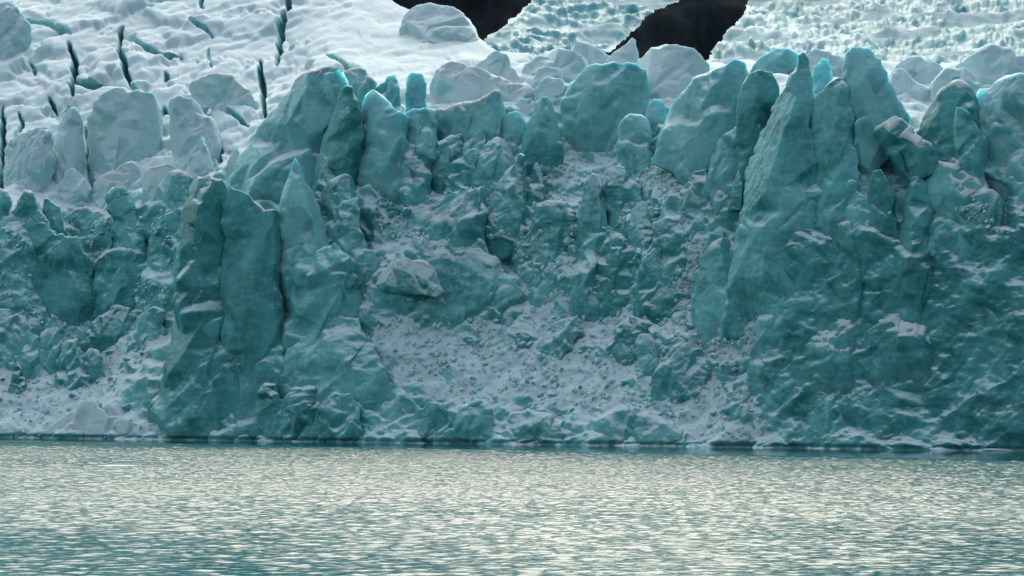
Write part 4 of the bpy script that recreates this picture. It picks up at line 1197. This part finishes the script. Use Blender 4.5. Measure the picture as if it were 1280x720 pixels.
scatter(20, [(870, 380), (960, 400), (930, 470), (880, 470)], 0.35, 0.9, 'snowy chunk in the gully left of the tall right wall', 'chunks in the gully of the right wall', 'up-g', 0.3, 7)
scatter(18, [(1170, 220), (1270, 250), (1265, 275), (1180, 250)], 0.3, 0.8, 'chunk on the slanting snowy ridge at the right', 'chunks on the right hand ridge', 'up-r', 0.2, 8)


def crushed_ice():
    """Uncountable crumbs of fallen ice bedded in the snow fans, in the gullies and on the ledges: one mass."""
    r = np.random.default_rng(77)
    small = []
    for k in range(6):
        bm = bmesh.new()
        for p in r.normal(size=(11, 3)):
            bm.verts.new(p / np.linalg.norm(p) * r.uniform(.7, 1.05))
        res = bmesh.ops.convex_hull(bm, input=bm.verts)
        bmesh.ops.delete(bm, geom=[v for v in bm.verts if not v.link_faces], context='VERTS')
        bmesh.ops.triangulate(bm, faces=bm.faces)
        bm.verts.index_update()
        small.append((np.array([v.co[:] for v in bm.verts]), np.array([[v.index for v in f.verts] for f in bm.faces])))
        bm.free()
    Vs, Fs, n = [], [], 0
    spots = [(SNOW_FAN, 2000, .13, .62), (SNOW_CONE, 800, .13, .5), (SNOW_TONGUE, 900, .14, .5), (SNOW_GULLY, 600, .14, .5),
             ([(470, 200), (650, 190), (870, 230), (880, 390), (640, 350), (470, 300)], 1500, .16, .7), ([(85, 258), (225, 262), (212, 400), (60, 440), (0, 430), (0, 300)], 900, .15, .6),
             ([(1165, 215), (1275, 250), (1262, 300), (1170, 260)], 350, .14, .45)]
    for poly, m, lo, hi in spots:
        P_ = np.array(poly, float)
        q = np.stack([r.uniform(P_[:, 0].min(), P_[:, 0].max(), m * 3), r.uniform(P_[:, 1].min(), P_[:, 1].max(), m * 3)], 1)
        q = q[poly_sd(q[:, 0], q[:, 1], poly) > r.normal(0, 5, m * 3)]
        # gathered in drifts, not evenly
        dens = perlin(np.stack([q[:, 0] / 26, q[:, 1] / 15, q[:, 0] * 0], 1), 61) + 0.5 * perlin(np.stack([q[:, 0] / 9, q[:, 1] / 6, q[:, 0] * 0], 1), 62)
        q = q[dens > r.uniform(-0.45, 0.5, len(q))][:m]
        for x, y in q:
            p = on_sheet(x, y)
            V, Fc = small[int(r.integers(6))]
            s = lo + (hi - lo) * r.random() ** 3
            a = r.uniform(0, 6.28)
            M = np.array([[math.cos(a), -math.sin(a), 0], [math.sin(a), math.cos(a), 0], [0, 0, 1]]) * (s * r.uniform(.7, 1.2, 3))
            Vs.append(V @ M.T + p + np.array([0, -s * .2, s * .25]))
            Fs.append(Fc + n)
            n += len(V)
    V = np.concatenate(Vs)
    me = mesh_np('crushed_ice', V, np.concatenate(Fs), ICE_UP, shade=False, attrs={'snow': np.clip(0.45 + 0.6 * perlin(V * .3, 64), 0, 1)})
    struct(link('crushed_ice', me), 'stuff')


crushed_ice()


# ------------------------------------------------------------------ ice afloat
def floe(px, py, w, h, label, dep=None, seed=0):
    Y = CAMZ * F / (py - HY)
    V, Fq = PROTO[seed % len(PROTO)]
    me = mesh_np('ice_floe', V, Fq, ICE_UP, attrs={'snow': np.full(len(V), 0.7)})
    o = link('ice_floe', me)
    o.location = ((px - 640) / F * Y, Y, 0.02)
    o.scale = (w / 2, dep or w / 2.4, h)
    tag(o, label, 'ice floe')


floe(150, 583, 5.2, 0.30, 'thin flat ice floe adrift on the lake at the left', seed=1)
floe(509, 553, 1.6, 0.7, 'small white floe close to the cliff below the lumpy bastion', seed=2)
floe(699, 557, 1.1, 0.5, 'tiny white floe beside the hollow fronted boulder', seed=3)
floe(1213, 562, 3.2, 1.5, 'pointed white floe against the dark base at the right', seed=4)
floe(1250, 563.5, 5.4, 0.8, 'low wide white floe near the right edge', seed=5)
floe(1180, 561.5, 3.0, 0.4, 'flat sliver of ice left of the pointed white floe', seed=6)

# ------------------------------------------------------------------ light and camera
SUN_EL, SUN_AZ = 42.0, 2.0
world = bpy.data.worlds.new('World')
scene.world = world
world.use_nodes = True
wt = world.node_tree
wt.nodes.clear()
wo = wt.nodes.new('ShaderNodeOutputWorld')
bg = wt.nodes.new('ShaderNodeBackground')
sky = wt.nodes.new('ShaderNodeTexSky')
sky.sky_type = 'NISHITA'
sky.sun_disc = False
sky.sun_elevation = R(SUN_EL)
sky.sun_rotation = R(SUN_AZ)
sky.air_density = 1.6
sky.dust_density = 7.0
sky.ozone_density = 1.0
hs = wt.nodes.new('ShaderNodeHueSaturation')
hs.inputs['Saturation'].default_value = 0.6
wt.links.new(sky.outputs[0], hs.inputs['Color'])
warm = wt.nodes.new('ShaderNodeMix')
warm.data_type = 'RGBA'
warm.blend_type = 'MULTIPLY'
warm.inputs[0].default_value = 1.0
warm.inputs[7].default_value = (1.0, 1.0, 1.0, 1)
wt.links.new(hs.outputs[0], warm.inputs[6])
wt.links.new(warm.outputs[2], bg.inputs['Color'])
bg.inputs['Strength'].default_value = 0.15
wt.links.new(bg.outputs[0], wo.inputs[0])

sl = bpy.data.lights.new('sun', 'SUN')
sl.energy = 0.36
sl.angle = R(11)
sl.color = (1.0, 0.63, 0.57)
so = bpy.data.objects.new('sun', sl)
col.objects.link(so)
d = Vector((math.sin(R(SUN_AZ)) * math.cos(R(SUN_EL)), math.cos(R(SUN_AZ)) * math.cos(R(SUN_EL)), math.sin(R(SUN_EL))))
so.rotation_euler = d.to_track_quat('Z', 'Y').to_euler()

cd = bpy.data.cameras.new('camera')
cd.sensor_width = 36.0
cd.lens = F / 1280 * 36.0
cd.shift_y = (HY - 360) / 1280
cd.clip_start = 1.0
cd.clip_end = 6000
co = bpy.data.objects.new('camera', cd)
co.location = (0, 0, CAMZ)
co.rotation_euler = (R(90), 0, 0)
col.objects.link(co)
scene.camera = co
scene.view_settings.view_transform = 'Standard'
scene.view_settings.look = 'None'
scene.view_settings.gamma = 1.0
scene.view_settings.exposure = 0.84
